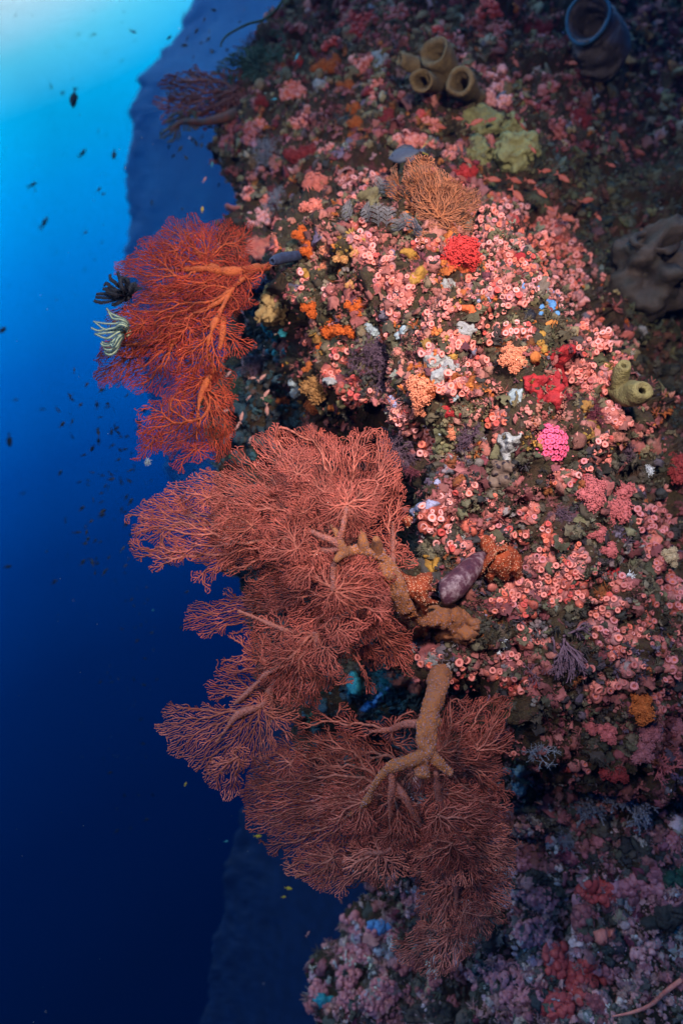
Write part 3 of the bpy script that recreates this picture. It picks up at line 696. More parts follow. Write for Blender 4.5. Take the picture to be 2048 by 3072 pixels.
lb(fan3, F2, [(1058, 290, 1.21), (1000, 290, 1.23), (940, 312, 1.26), (860, 320, 1.26)], [.010, .008, .006, .002], bark_g)
lb(fan3, F2, [(1130, 760, 1.24), (1090, 800, 1.22), (1040, 820, 1.22)], [.007, .006, .003], bark_g)
lb(fan3, F2, [(1000, 740, 1.26), (920, 790, 1.24), (840, 800, 1.24), (700, 850, 1.24), (570, 890, 1.24)], [.006, .006, .005, .004, .002], bark_g)

# ---------------------------------------------------------------- shared builders for reef life
def adopt(root, o):
    o.parent = root; o.matrix_parent_inverse = Matrix.Translation(root.location).inverted(); return o
def put(root, name, me, loc, rot, scl):
    o = bpy.data.objects.new(name, me); COL.objects.link(o); o.parent = root
    q = rot if isinstance(rot, Quaternion) else rot.to_quaternion()
    o.matrix_basis = Matrix.LocRotScale(Vector(loc) - root.location, q, Vector((scl,) * 3) if np.isscalar(scl) else Vector(scl))
    return o
def zrot(nr, spin=0.0):
    return Vector(nr).to_track_quat('Z', 'Y') @ Quaternion((0, 0, 1), spin)

def crust_mesh(poly, h, amp=1.0, freq=60, step=3.5, seed=0, fray=9, surf=None):
    surf = surf or at
    """thin living skin lying on the wall inside an outline, thickest in its middle"""
    poly = np.array(poly, float); x0, y0 = poly.min(0) - 6; x1, y1 = poly.max(0) + 6
    xs = np.arange(x0, x1, step); ys = np.arange(y0, y1, step); X, Y = np.meshgrid(xs, ys)
    fr = fbm(np.stack([X / 22, Y / 22, X * 0 + seed], -1), 3, seed) * fray
    dd = sdist(X, Y, poly) + fr; ins = dd > 0
    V = []; id_ = -np.ones(X.shape, int)
    pts = []
    for j in range(X.shape[0]):
        for i in range(X.shape[1]):
            if ins[max(j - 1, 0):j + 2, max(i - 1, 0):i + 2].any():
                loc, nr = surf(X[j, i], Y[j, i]); id_[j, i] = len(pts); pts.append((loc[:], nr[:], dd[j, i]))
    L = np.array([p[0] for p in pts]); Nn = np.array([p[1] for p in pts]); dv = np.array([p[2] for p in pts])
    dirn = -L / np.linalg.norm(L, axis=1, keepdims=True) * .7 + Nn * .3
    t = np.clip(dv / 12, -0.5, 1); t = np.sign(t) * np.sqrt(np.abs(t))
    hh = h * t + fbm(L * freq, 3, seed) * h * .45 * amp * np.clip(t, 0, 1)
    V = L + dirn * hh[:, None]
    a, b, c, d = id_[:-1, :-1], id_[:-1, 1:], id_[1:, 1:], id_[1:, :-1]
    ok = (a >= 0) & (b >= 0) & (c >= 0) & (d >= 0)
    F = np.stack([a[ok], d[ok], c[ok], b[ok]], -1)
    # drop quads that bridge a depth jump
    e = np.abs(V[F][:, :, 1].max(1) - V[F][:, :, 1].min(1)) < 0.09
    F = F[e]
    if len(F):
        lab = np.arange(len(V))
        while True:
            m_ = lab[F].min(1); l2 = lab.copy()
            for q in range(4): np.minimum.at(l2, F[:, q], m_)
            if (l2 == lab).all(): break
            lab = l2
        u, c_ = np.unique(lab[F[:, 0]], return_counts=True); F = F[lab[F[:, 0]] == u[c_.argmax()]]
        used = np.unique(F); re_ = -np.ones(len(V), int); re_[used] = np.arange(len(used)); V = V[used]; F = re_[F]
    return V, F
def crust(name, poly, h, mat, label, cat, **k):
    V, F = crust_mesh(poly, h, **k)
    return tag(mk(name, V, F, mat), label, cat)

# cups of the cup corals: a fleshy coat and a darker mouth in each
def cup_mesh(length, lean, coat, mouth, seed, flare=1.0):
    g = np.random.default_rng(seed); sd = 10
    zs = [(-.35, .80), (0.0, .72), (length * .45, .74), (length * .8, .88 * flare), (length * .95, 1.0 * flare), (length + .06, .90 * flare), (length - .02, .64), (length - .20, .42), (length - .38, .32)]
    V = []
    for q, (z, r) in enumerate(zs):
        for j in range(sd):
            a = j * 2 * math.pi / sd
            rr = r * (1 + .07 * math.sin(3 * a + seed) + .05 * g.normal())
            V.append((rr * math.cos(a) + lean * z * z * .2, rr * math.sin(a), z + .03 * g.normal()))
    top = len(V); V.append((lean * length ** 2 * .2, 0, length - .10)); F = []; mi = []
    for q in range(len(zs) - 1):
        for j in range(sd):
            F.append((q * sd + j, q * sd + (j + 1) % sd, (q + 1) * sd + (j + 1) % sd, (q + 1) * sd + j)); mi.append(1 if q >= 7 else 0)
    b = (len(zs) - 1) * sd; T3 = [(b + j, b + (j + 1) % sd, top) for j in range(sd)]
    return mk('polyp', np.array(V), [np.array(F), np.array(T3)], mats=[coat, mouth], midx=mi + [1] * sd, link=False)
def flesh(name, c, c2):
    return living(name, c, c2, scale=70, bump=.25, rough_=.6, sss=0.0)
COATS = {'pink': flesh('pink_coat', (.66, .24, .20), (.56, .13, .10)), 'pale': flesh('pale_pink_coat', (.66, .31, .29), (.56, .18, .16)),
         'salmon': flesh('salmon_coat', (.66, .17, .11), (.56, .09, .05)), 'lilac': flesh('lilac_pink_coat', (.50, .19, .20), (.42, .11, .12)),
         'red': flesh('red_pink_coat', (.52, .075, .06), (.42, .05, .045)), 'dusky': flesh('dusky_coat', (.40, .13, .12), (.30, .07, .07))}
MOUTH = flesh('polyp_mouth', (.34, .06, .045), (.20, .03, .025)); MOUTH2 = flesh('polyp_mouth_orange', (.55, .12, .05), (.36, .05, .03))
CUPS = {k: [cup_mesh(l, e, m, mo_, i, fl) for i, (l, e, fl, mo_) in enumerate([(1.0, .3, 1.0, MOUTH), (1.6, .6, 1.05, MOUTH2), (2.3, .5, 1.1, MOUTH), (.55, 0, .95, MOUTH2), (1.3, -.5, 1.0, MOUTH)])] for k, m in COATS.items()}
COLW = {'pink': 'salmon pink', 'pale': 'pale pink', 'salmon': 'orange pink', 'lilac': 'lilac pink', 'red': 'deep rose', 'dusky': 'dusky pink'}

BASEM = [flesh('cup_base_pink', (.44, .12, .09), (.20, .055, .05)), flesh('cup_base_red', (.36, .07, .04), (.17, .035, .03)), flesh('cup_base_mauve', (.34, .12, .11), (.15, .06, .065))]
LAND = {}
def landmark(n, x, y): LAND[n] = (x, y)
def tup(p): return p[0] if isinstance(p, list) else p
for n, cr, x, y in [('the scarlet soft coral', C4, 870, 440), ('the hot pink domed coral', C5, 900, 545), ('the purple ascidian', C5, 450, 1230), ('the blue sponge', C4, 1260, 660),
                    ('the black sea urchin', C4, 1172, 700), ('the feathery brown bush', C4, 740, 120), ('the grey hydroid feathers', C4, 490, 250), ('the vivid orange soft coral', C4, 315, 790),
                    ('the large red crust', C5, 880, 270), ('the olive two-mouthed tube sponge', C5, 1310, 260), ('the white leafy crust', C4, 800, 930), ('the dark finger sponge', C4, 80, 435),
                    ('the middle fan trunk', F1, 1180, 700), ('the lower fan stalk', F2, 1100, 220), ('the white branching hydroid', F3, 490, 430), ('the hanging plum soft coral', F3, 850, 500),
                    ('the pale salmon cauliflower corals', C5, 1170, 820), ('the pale grey sponge', C5, 700, 560), ('the peach soft coral', C4, 1110, 880), ('the lilac pad sponge', C5, 300, 850),
                    ('the olive tube sponges', C2, 450, 330), ('the yellow green lobed sponge', C2, 720, 650), ('the blue-rimmed barrel sponge', C2, 1150, 150), ('the rust orange soft coral', F3, 1310, 810),
                    ('the dark fan bush', C1, 900, 420), ('the salmon brush coral', F3, 1450, 1190), ('the grey blue twig corals', F3, 1150, 1400), ('the pale pink boulder sponge', F4, 1272, 640),
                    ('the brown leather coral', C4, 240, 1050), ('the star-shaped orange sponge', F1, 1290, 740), ('the spotted orange sponge by the ascidian', C5, 640, 1170), ('the green algae patch', F4, 1540, 430)]:
    landmark(n, *cr(x, y))
USED = set()
def where(x, y, base, skip=()):
    """a label that tells this thing from its look-alikes by the nearest thing one can find"""
    c = sorted(LAND.items(), key=lambda kv: math.hypot(kv[1][0] - x, kv[1][1] - y))
    c = [q for q in c if q[0] not in skip and math.hypot(q[1][0] - x, q[1][1] - y) > 14]
    def dirw(L):
        dx, dy = x - L[0], y - L[1]; a = math.degrees(math.atan2(-dy, dx)) % 360
        return ['right of', 'above and right of', 'above', 'above and left of', 'left of', 'below and left of', 'below', 'below and right of'][int((a + 22.5) // 45) % 8]
    for n, L in c[:3]:
        d = math.hypot(x - L[0], y - L[1])
        l = f"{base} {'just ' if d < 110 else ('well ' if d > 260 else '')}{dirw(L)} {n}"
        if l not in USED and len(l.split()) <= 16: USED.add(l); return l
    for (n, L) in c[:4]:
        for (m, M) in c[:5]:
            if n == m: continue
            l = f"{base} {dirw(L)} {n}, nearer {m}"
            if len(l.split()) > 16: l = f"{base} near {n} and {m}"
            if len(l.split()) > 16: l = l.replace('of about', 'with').replace('spotted ', '')
            if l not in USED and len(l.split()) <= 16: USED.add(l); return l
    for s in ('tight', 'loose', 'small', 'ragged', 'crowded', 'sparse', 'tilted', 'stubby', 'low'):
        l = f"{s} {base} {dirw(c[0][1])} {c[0][0]}"
        if l not in USED and len(l.split()) <= 16: USED.add(l); return l
    l = ' '.join(l.split()[:16]); USED.add(l)
    return l
def comp(pos, lim):
    PP = np.array(pos); adj = np.linalg.norm(PP[:, None] - PP[None], axis=2) < lim; best = []; left = set(range(len(PP)))
    while left:
        st = [left.pop()]; cm = list(st)
        while st:
            a_ = st.pop(); nb = [b_ for b_ in list(left) if adj[a_, b_]]
            for b_ in nb: left.discard(b_)
            st += nb; cm += nb
        if len(cm) > len(best): best = cm
    return best
NUM = ['', 'one', 'two', 'three', 'four', 'five', 'six', 'seven', 'eight', 'nine', 'ten', 'eleven', 'twelve']
def cups(cr, x, y, rx, ry, n, r=9.5, kind='pink', tall=0.8, out=(0, 0)):
    """a colony of n cups in an ellipse of the crop; r is the cup radius in photo pixels"""
    cx, cy = tup(cr(x, y)); sc = abs(cr((1, 0), (0, 0))[0][0] - cr((1, 0), (0, 0))[1][0])
    rx *= sc; ry *= sc; r *= .88; n = int(n * 1.22 + .5)
    pts = []
    for k in range(n * 30):
        if len(pts) >= n: break
        a = random.uniform(0, 6.283); q = math.sqrt(random.random()); px = cx + rx * q * math.cos(a); py = cy + ry * q * math.sin(a)
        if all(math.hypot(px - u, py - v) > r * 1.55 for u, v in pts): pts.append((px, py))
    if not pts: return
    c0, n0 = at(cx, cy)
    nm = len(pts); word = NUM[nm] if nm <= 12 else ('about ' + {1: 'fifteen', 2: 'twenty', 3: 'thirty'}[min(3, max(1, round(nm / 10)))])
    root = thing('cup_coral', where(cx, cy, f"{COLW[kind]} cup coral of {word} polyps"), 'coral', c0, 'clusters of cup corals')
    bp_, bn_, bs_ = [], [], []
    for px, py in pts:
        loc, nr = at(px, py)
        bp_.append(loc[:]); bn_.append(nr[:]); bs_.append(r * pxm(loc))
        dx, dy = (px - cx) / (rx + 1), (py - cy) / (ry + 1)
        up = Vector((dx * .45 + out[0] + random.gauss(0, .42), -0.75, -dy * .45 + out[1] + random.gauss(0, .42)))
        d = (nr * .55 + up).normalized()
        rad = r * pxm(loc) * random.uniform(.5, 1.2)
        kd = kind if random.random() < .68 else random.choice(['pink', 'salmon', 'pale', 'lilac', 'red'] if kind in ('pink', 'pale', 'salmon') else ['pink', 'dusky'])
        v = random.choices(range(5), weights=[3, 2 * tall * 2, 3 * tall, 1.4, 3])[0]
        put(root, 'polyp', CUPS[kd][v], loc + d * rad * .25, zrot(d, random.uniform(0, 6.28)), rad)
        if random.random() < .30:      # a bud beside the cup
            o_ = Vector((random.gauss(0, 1), -.2, random.gauss(0, 1))).normalized() * rad * 1.15; put(root, 'polyp', CUPS[kd][random.choice((0, 3))], loc + o_, zrot(d + o_.normalized() * .5, 0), rad * .55)
    kp = comp(bp_, 3.0 * max(bs_)); bp_ = [bp_[i] for i in kp]; bn_ = [bn_[i] for i in kp]; bs_ = np.array([bs_[i] for i in kp]); V, F, _ = stamp(*ICO2, np.array(bp_), frames(np.array(bn_)), np.stack([bs_ * 1.75, bs_ * 1.75, bs_ * .75], 1) * rng.uniform(.7, 1.2, (len(bs_), 1)))
    V = V + fbm(V * 70, 3, nm)[:, None] * bs_.mean() * .35 * np.array([1, 1, 1]); adopt(root, mk('base', V, F, BASEM[nm % 3 if kind != 'red' else 1]))

def merged(name, parts, mat, parent=None, **k):
    V, F = merge(parts); return mk(name, V, F, mat, parent, **k)

# cauliflower soft corals: stalk and knobbly heads
def knob_cluster(seed, n=150, R_=0.30):
    g = np.random.default_rng(seed); d = g.normal(size=(n, 3)); d[:, 2] = np.abs(d[:, 2]) * .9 - .25; d /= np.linalg.norm(d, axis=1, keepdims=True)
    p = d * R_ * (1 + .42 * vnoise(d * 2.6, seed)[:, None] + g.normal(size=(n, 1)) * .05)
    s = g.uniform(.022, .050, n)
    V, F, _ = stamp(*ICO1, p, frames(d), s)
    v2, f2 = ICO2; return merge([(V, F), (v2 * R_ * .80, f2)])
KN = [knob_cluster(i) for i in range(4)]
_kc = {}
def cauli(cr, x, y, R0, mat, label, heads=6, spread=(1, 1), sub=1.0, name='soft_coral', cat='soft coral', group=None, stalk=None, lean=(0, 0)):
    cx, cy = tup(cr(x, y)); loc, nr = at(cx, cy); R_ = R0 * pxm(loc)
    root = thing(name, label, cat, loc, group)
    d = (nr * .4 + Vector((lean[0], -.8, .15 + lean[1]))).normalized()
    key = mat.name
    if key not in _kc: _kc[key] = [mk('polyp_cluster', V, F, mat, link=False) for V, F in KN]
    path = [loc - d * R_ * .25, loc + d * R_ * .15, loc + d * R_ * .45]
    V, F = sweep(path, [R_ * .5, R_ * .42, R_ * .30], 10)
    adopt(root, mk('stalk', V, F, stalk or mat))
    u = d.orthogonal().normalized(); v = d.cross(u)
    ux = Vector((1, 0, 0)); ux = (ux - d * ux.dot(d)).normalized(); uz = ux.cross(d)
    for k in range(heads):
        a = k * 2.399 + random.uniform(-.4, .4); q = math.sqrt((k + .4) / heads)
        p = loc + ux * math.cos(a) * q * R_ * .72 * spread[0] + uz * math.sin(a) * q * R_ * .72 * spread[1] + d * R_ * (.5 - .35 * q * q + random.uniform(-.08, .08))
        dd = (d + ux * math.cos(a) * q * .9 + uz * math.sin(a) * q * .9).normalized()
        s = R_ * random.uniform(.95, 1.45) * sub
        put(root, 'polyp_cluster', _kc[key][k % 4], p, zrot(dd, random.uniform(0, 6.28)), s)
    return root

# bushy twig corals: every bush is one recursive tree of tapering twigs
def twig_tree(base, d, L, r, depth, g, out, spread=.65, kids=3, droop=0.0, seg=3):
    p = np.array(base, float); d = np.array(d, float); pts = [p.copy()]
    for k in range(seg):
        d = d + g.normal(size=3) * .13 + np.array([0, 0, -droop]); d /= np.linalg.norm(d); p = p + d * L / seg; pts.append(p.copy())
    out.append((pts, r))
    if depth == 0: return
    for k in range(kids):
        nd = d + g.normal(size=3) * spread; nd /= np.linalg.norm(nd)
        s = pts[-1] if k == 0 else pts[int(g.integers(1, len(pts)))]
        twig_tree(s, nd, L * g.uniform(.6, .88), r * .74, depth - 1, g, out, spread, kids, droop, seg)
def bush(cr, x, y, R0, mat, label, d=(0, -.5, .8), n=7, depth=3, name='soft_coral', cat='soft coral', seed=1, knobs=None, droop=0.0, rr=.035, spread=.65, Y=None, group=None, kids=3):
    cx, cy = tup(cr(x, y)); loc, nr = at(cx, cy)
    if Y: loc = P(cx, cy, Y)
    R_ = R0 * pxm(loc); g = np.random.default_rng(seed)
    root = thing(name, label, cat, loc, group); parts = []
    for k in range(n):
        dd = np.array(d) + g.normal(size=3) * .55 + np.array(nr) * .3; dd /= np.linalg.norm(dd); out = []
        twig_tree(np.array(loc) + g.normal(size=3) * R_ * .12, dd, R_ * .42, R_ * rr, depth, g, out, spread, kids, droop)
        sub = []
        for pts, r in out:
            sub.append(sweep(pts, np.linspace(r, r * .6, len(pts)), 4 if depth > 2 else 5, cap=False))
        if knobs:
            tips = np.array([p for pts, r in out for p in pts[1:]]); tips = tips + g.normal(size=tips.shape) * R_ * .012
            V, F, _ = stamp(*ICO1, tips, frames(g.normal(size=tips.shape)), g.uniform(.6, 1.3, len(tips)) * R_ * knobs)
            sub.append((V, F))
        V, F = merge(sub); adopt(root, mk('branch', V, F, mat))
    return root

def lump(center, radii, amp, freq, seed, rot=None, sub=4):
    v, f = (ICO3, ICO4, ICO5)[sub - 3]
    w_ = v * (1 + fbm(v * freq, 4, seed)[:, None] * amp)
    w_ = w_ * np.array(radii)
    if rot is not None: w_ = w_ @ np.array(rot.to_matrix()).T
    return w_ + np.array(center[:]), f

# open tube through photo points (x, y, Y) with radii in pixels
def tube(cr, pts, radii, mat, name='tube', inner=(.6, .3), n=26, sides=22, seed=0, ra=.03, off=None):
    w3 = []
    for x, y, Y in pts:
        q = tup(cr(x, y)); w3.append(P(*q, Y)[:])
    path = smoothpath(w3, n); kk = K * path[:, 1]
    rd = np.interp(np.linspace(0, 1, n), np.linspace(0, 1, len(radii)), radii) * kk
    V, F = sweep(path, rd, sides, inner=(inner[0], inner[1] * rd[-1]))
    V = V + fbm(V * 22 + seed, 3, seed)[:, None] * ra * rd.mean() * np.array([1, 1, 1])
    return mk(name, V, F, mat)

# ---------------------------------------------------------------- materials of the reef life
M = {}
def L_(k, *a, **kw): M[k] = living(k, *a, **kw)
L_('orange_knob', (.66, .13, .014), (.46, .065, .010), scale=70)
L_('tan_knob', (.62, .30, .10), (.48, .18, .07), scale=70)
L_('peach_knob', (.70, .25, .13), (.58, .15, .08), scale=70)
L_('pink_knob', (.72, .22, .15), (.60, .13, .10), scale=70)
L_('rust_knob', (.48, .12, .02), (.32, .07, .02), scale=70)
L_('scarlet_knob', (.58, .045, .035), (.42, .022, .022), scale=70)
L_('rose_knob', (.52, .13, .12), (.38, .08, .09), scale=70)
L_('dusk_knob', (.40, .14, .14), (.30, .08, .10), scale=70)
L_('cream_knob', (.45, .36, .22), (.36, .24, .16), scale=70)
L_('brown_knob', (.36, .17, .05), (.24, .10, .035), scale=70)
L_('darkred_knob', (.28, .03, .03), (.18, .02, .02), scale=70)
L_('red_sponge', (.34, .016, .018), (.20, .010, .014), scale=50, bump=.9)
L_('orange_sponge', (.52, .10, .025), (.36, .06, .02), scale=50, bump=.8)
L_('salmon_crust', (.50, .12, .07), (.36, .07, .05), scale=40, bump=.6)
L_('dotted_sponge', (.32, .052, .014), (.20, .03, .011), scale=60, bump=.8)
L_('white_dot', (.70, .42, .26), (.6, .32, .2), scale=60)
L_('white_sponge', (.34, .32, .30), (.17, .15, .15), scale=50, bump=.8)
L_('grey_sponge', (.30, .33, .33), (.18, .20, .22), scale=50, bump=.8)
L_('lilac_sponge', (.27, .25, .36), (.18, .16, .24), scale=50, bump=.7)
L_('blue_sponge', (.10, .24, .46), (.06, .15, .32), scale=40, bump=.5)
L_('teal_sponge', (.03, .26, .30), (.02, .13, .17), scale=40, bump=.6)
L_('yellow_sponge', (.34, .16, .02), (.20, .09, .02), scale=50, bump=.7)
L_('black_skin', (.012, .010, .016), (.006, .006, .009), scale=60, bump=.7, rough_=.6)
L_('navy_skin', (.025, .035, .075), (.012, .016, .04), scale=60, bump=.7)
L_('plum_twig', (.14, .075, .10), (.08, .04, .06), scale=80)
L_('maroon_twig', (.19, .035, .05), (.10, .02, .03), scale=80)
L_('grey_twig', (.25, .26, .30), (.16, .15, .18), scale=80)
L_('feather_grey', (.22, .20, .21), (.12, .11, .13), scale=80)
L_('white_twig', (.82, .82, .84), (.7, .7, .74), scale=80)
L_('brown_twig', (.46, .17, .075), (.36, .11, .05), scale=80)
L_('dark_twig', (.16, .055, .04), (.07, .06, .05), scale=30)
L_('green_algae', (.03, .065, .035), (.02, .045, .035), scale=40)
L_('olive_tube', (.21, .135, .060), (.13, .085, .045), scale=45, bump=1.3)
L_('yellow_tube', (.19, .15, .055), (.12, .09, .04), scale=60, bump=1.0)
L_('lobed_green', (.25, .23, .09), (.15, .13, .055), scale=40, bump=.8, bscale=160)
L_('barrel_skin', (.055, .038, .032), (.025, .02, .016), scale=16, bump=1.0, bscale=50)
L_('barrel_pale', (.17, .14, .15), (.10, .08, .09), scale=12, bump=1.0)
L_('barrel_rim', (.035, .12, .20), (.03, .08, .14), scale=30)  # purplish rim of its own, with blue ambient light painted in
L_('purple_skin', (.065, .02, .03), (.03, .010, .02), scale=48, bump=.35, rough_=.5, c3=(.22, .14, .15))
L_('spotted_net', (.14, .085, .06), (.10, .06, .045), scale=50, spots=(75, .28, (.025, .015, .02)))
L_('domed_base', (.62, .10, .16), (.5, .06, .11), scale=50)
L_('hot_pink', (.82, .115, .23), (.70, .07, .16), scale=60)
L_('hot_mouth', (.66, .06, .10), (.42, .025, .05), scale=60)
L_('plate_tan', (.42, .26, .10), (.30, .17, .07), scale=90, bump=1.0)
L_('fish_orange', (.40, .085, .045), (.28, .06, .04), scale=30, bump=.1, rough_=.5)
L_('fish_pale', (.46, .22, .18), (.36, .14, .12), scale=30, bump=.1, rough_=.5)
L_('fish_dark', (.010, .018, .032), (.006, .010, .02), scale=30, bump=.1, rough_=.5)
L_('fish_slate', (.07, .075, .11), (.05, .055, .08), scale=20, bump=.1, rough_=.5)
L_('fish_yellow', (.55, .36, .03), (.40, .26, .02), scale=20, bump=.1, rough_=.5)
L_('fish_teal', (.04, .22, .26), (.03, .14, .18), scale=20, bump=.1, rough_=.5)
L_('eye_black', (.01, .01, .012), (.01, .01, .01), rough_=.2, bump=0)
L_('stripe_arm', (.40, .42, .26), (.22, .26, .16), scale=60)
L_('pinnule', (.10, .16, .16), (.05, .09, .10), scale=60)

# ---------------------------------------------------------------- cup corals
for f in [(400, 95, 80, 45, 26, 10, 'pale'), (370, 182, 48, 16, 7), (505, 80, 36, 24, 7, 10, 'pale'), (425, 365, 52, 40, 15), (440, 432, 42, 30, 12), (520, 455, 48, 44, 14), (545, 545, 56, 36, 13), (600, 610, 50, 44, 14),
          (542, 705, 42, 42, 11), (640, 710, 26, 26, 5), (152, 525, 28, 26, 5, 9), (278, 608, 30, 34, 6, 9.5, 'pale'), (148, 640, 34, 56, 9, 9), (172, 790, 30, 46, 9, 8), (400, 285, 34, 14, 4), (715, 382, 60, 20, 8, 8, 'pale'),
          (790, 372, 34, 22, 9, 8.5, 'pale'), (745, 452, 28, 14, 4, 7), (882, 138, 44, 34, 12, 9.5), (1040, 178, 46, 26, 10, 9.5, 'salmon'), (960, 225, 50, 40, 17), (1088, 225, 84, 36, 26, 9.5, 'pale'), (1000, 300, 84, 40, 20), (1120, 288, 60, 36, 16, 9.5, 'salmon'),
          (1240, 312, 60, 42, 14, 9.5), (1340, 298, 46, 40, 12, 9.5), (980, 375, 62, 38, 20, 8, 'pale'), (1090, 355, 50, 28, 12), (1195, 380, 70, 40, 20, 9.5, 'salmon'), (1305, 385, 70, 42, 20), (1392, 432, 46, 50, 13, 10, 'pink', 1.0),
          (1020, 432, 80, 40, 22), (1180, 480, 84, 42, 28, 8.5, 'salmon'), (1310, 480, 76, 42, 22), (1405, 545, 36, 30, 8, 10, 'pink', 1.2), (985, 520, 60, 34, 13), (1040, 590, 60, 36, 12, 9.5), (1165, 602, 56, 36, 12, 10.5, 'pale'), (1300, 565, 80, 36, 20, 9.5, 'pale'),
          (1355, 650, 50, 40, 12, 10.5, 'pale'), (1010, 668, 60, 30, 8), (812, 660, 44, 14, 5), (738, 725, 40, 44, 9), (975, 770, 60, 44, 7, 9.5), (1125, 765, 66, 36, 17, 10, 'pale'), (850, 815, 70, 40, 7, 13, 'pink', .2), (735, 865, 34, 34, 4, 12),
          (528, 790, 40, 38, 6, 11), (345, 868, 56, 38, 13, 10), (390, 1042, 74, 60, 24, 9.5, 'red', 1.2), (800, 1000, 56, 46, 7, 10.5, 'pink', 1.0), (882, 988, 56, 50, 9), (960, 918, 46, 34, 7, 11), (1450, 735, 60, 34, 13), (1520, 800, 44, 46, 12, 9.5, 'pale'),
          (1420, 850, 60, 46, 9), (1412, 962, 56, 46, 12), (1462, 1022, 50, 54, 12, 9.5, 'dusky'), (1530, 960, 34, 40, 7), (600, 1152, 34, 36, 6), (1022, 1150, 46, 46, 9, 10, 'salmon'), (1250, 640, 40, 40, 0), (300, 950, 40, 30, 6, 9, 'pink', 1.0), (215, 512, 18, 18, 3, 9, 'salmon'),
          (640, 545, 20, 26, 4, 7), (580, 660, 30, 30, 5, 8), (690, 800, 24, 24, 3, 8), (470, 360, 30, 16, 6, 8), (905, 560, 26, 30, 4, 10, 'salmon'), (1250, 430, 50, 22, 9, 8.5), (1060, 480, 40, 20, 8, 8.5, 'pale'), (1230, 545, 50, 20, 9, 8.5), (1100, 640, 30, 20, 4), (1385, 595, 26, 26, 6, 10, 'pink', 1.2), (930, 610, 30, 20, 4, 9)]:
    if f[4]: cups(C4, *f)
for f in [(440, 45, 50, 26, 5, 12), (332, 100, 24, 20, 2, 13), (548, 148, 50, 32, 9), (400, 262, 44, 50, 8, 12), (500, 270, 40, 36, 5, 11), (186, 455, 52, 46, 9, 11, 'pale', 1.6), (298, 560, 30, 56, 8, 11, 'pale', 1.4), (622, 432, 28, 30, 5, 10, 'salmon'),
          (1180, 62, 40, 50, 7, 12), (1225, 150, 30, 40, 8), (1062, 200, 56, 50, 11), (1122, 272, 56, 40, 11), (1220, 388, 40, 50, 11, 10.5, 'pale'), (1248, 442, 30, 24, 5, 11), (1182, 525, 30, 26, 4, 11), (1150, 600, 50, 54, 12, 9.5, 'pink', 1.0), (1088, 655, 40, 24, 6), (970, 722, 56, 40, 10, 10, 'pale'),
          (490, 770, 40, 30, 6, 10.5), (562, 790, 32, 24, 4, 10.5), (622, 832, 18, 18, 3), (398, 828, 36, 44, 7, 10, 'pale'), (330, 915, 90, 56, 19, 12.5, 'pale', 1.0), (300, 1000, 60, 36, 8, 12, 'pale', 1.2), (425, 1045, 50, 50, 8, 13.5, 'pale', 1.5), (495, 1095, 36, 44, 5, 13, 'pink', 1.4), (640, 925, 50, 44, 7, 11.5), (668, 992, 46, 46, 9, 10.5),
          (800, 888, 42, 34, 5, 12, 'pale'), (770, 1012, 24, 24, 3), (885, 970, 16, 34, 3, 11, 'pale'), (838, 1140, 56, 34, 8, 10.5, 'lilac'), (960, 1080, 100, 50, 15, 8.5, 'salmon'), (1042, 1120, 46, 50, 9, 10), (960, 1190, 96, 44, 18, 10), (1335, 780, 26, 16, 3, 10), (1410, 900, 80, 50, 22, 10.5, 'lilac'), (1392, 995, 80, 50, 22, 10.5, 'lilac'),
          (1350, 1082, 50, 40, 9, 10, 'lilac'), (1472, 1150, 44, 34, 8, 10, 'lilac'), (700, 1262, 84, 50, 20, 11, 'pink', .9), (850, 1262, 60, 40, 12), (1252, 1240, 54, 34, 9, 10, 'lilac'), (1490, 1252, 54, 54, 13, 10, 'lilac'), (1160, 1180, 50, 40, 7, 8, 'dusky'), (900, 1020, 30, 24, 3, 8, 'salmon'), (1280, 100, 24, 40, 6, 9, 'dusky')]:
    cups(C5, *f)
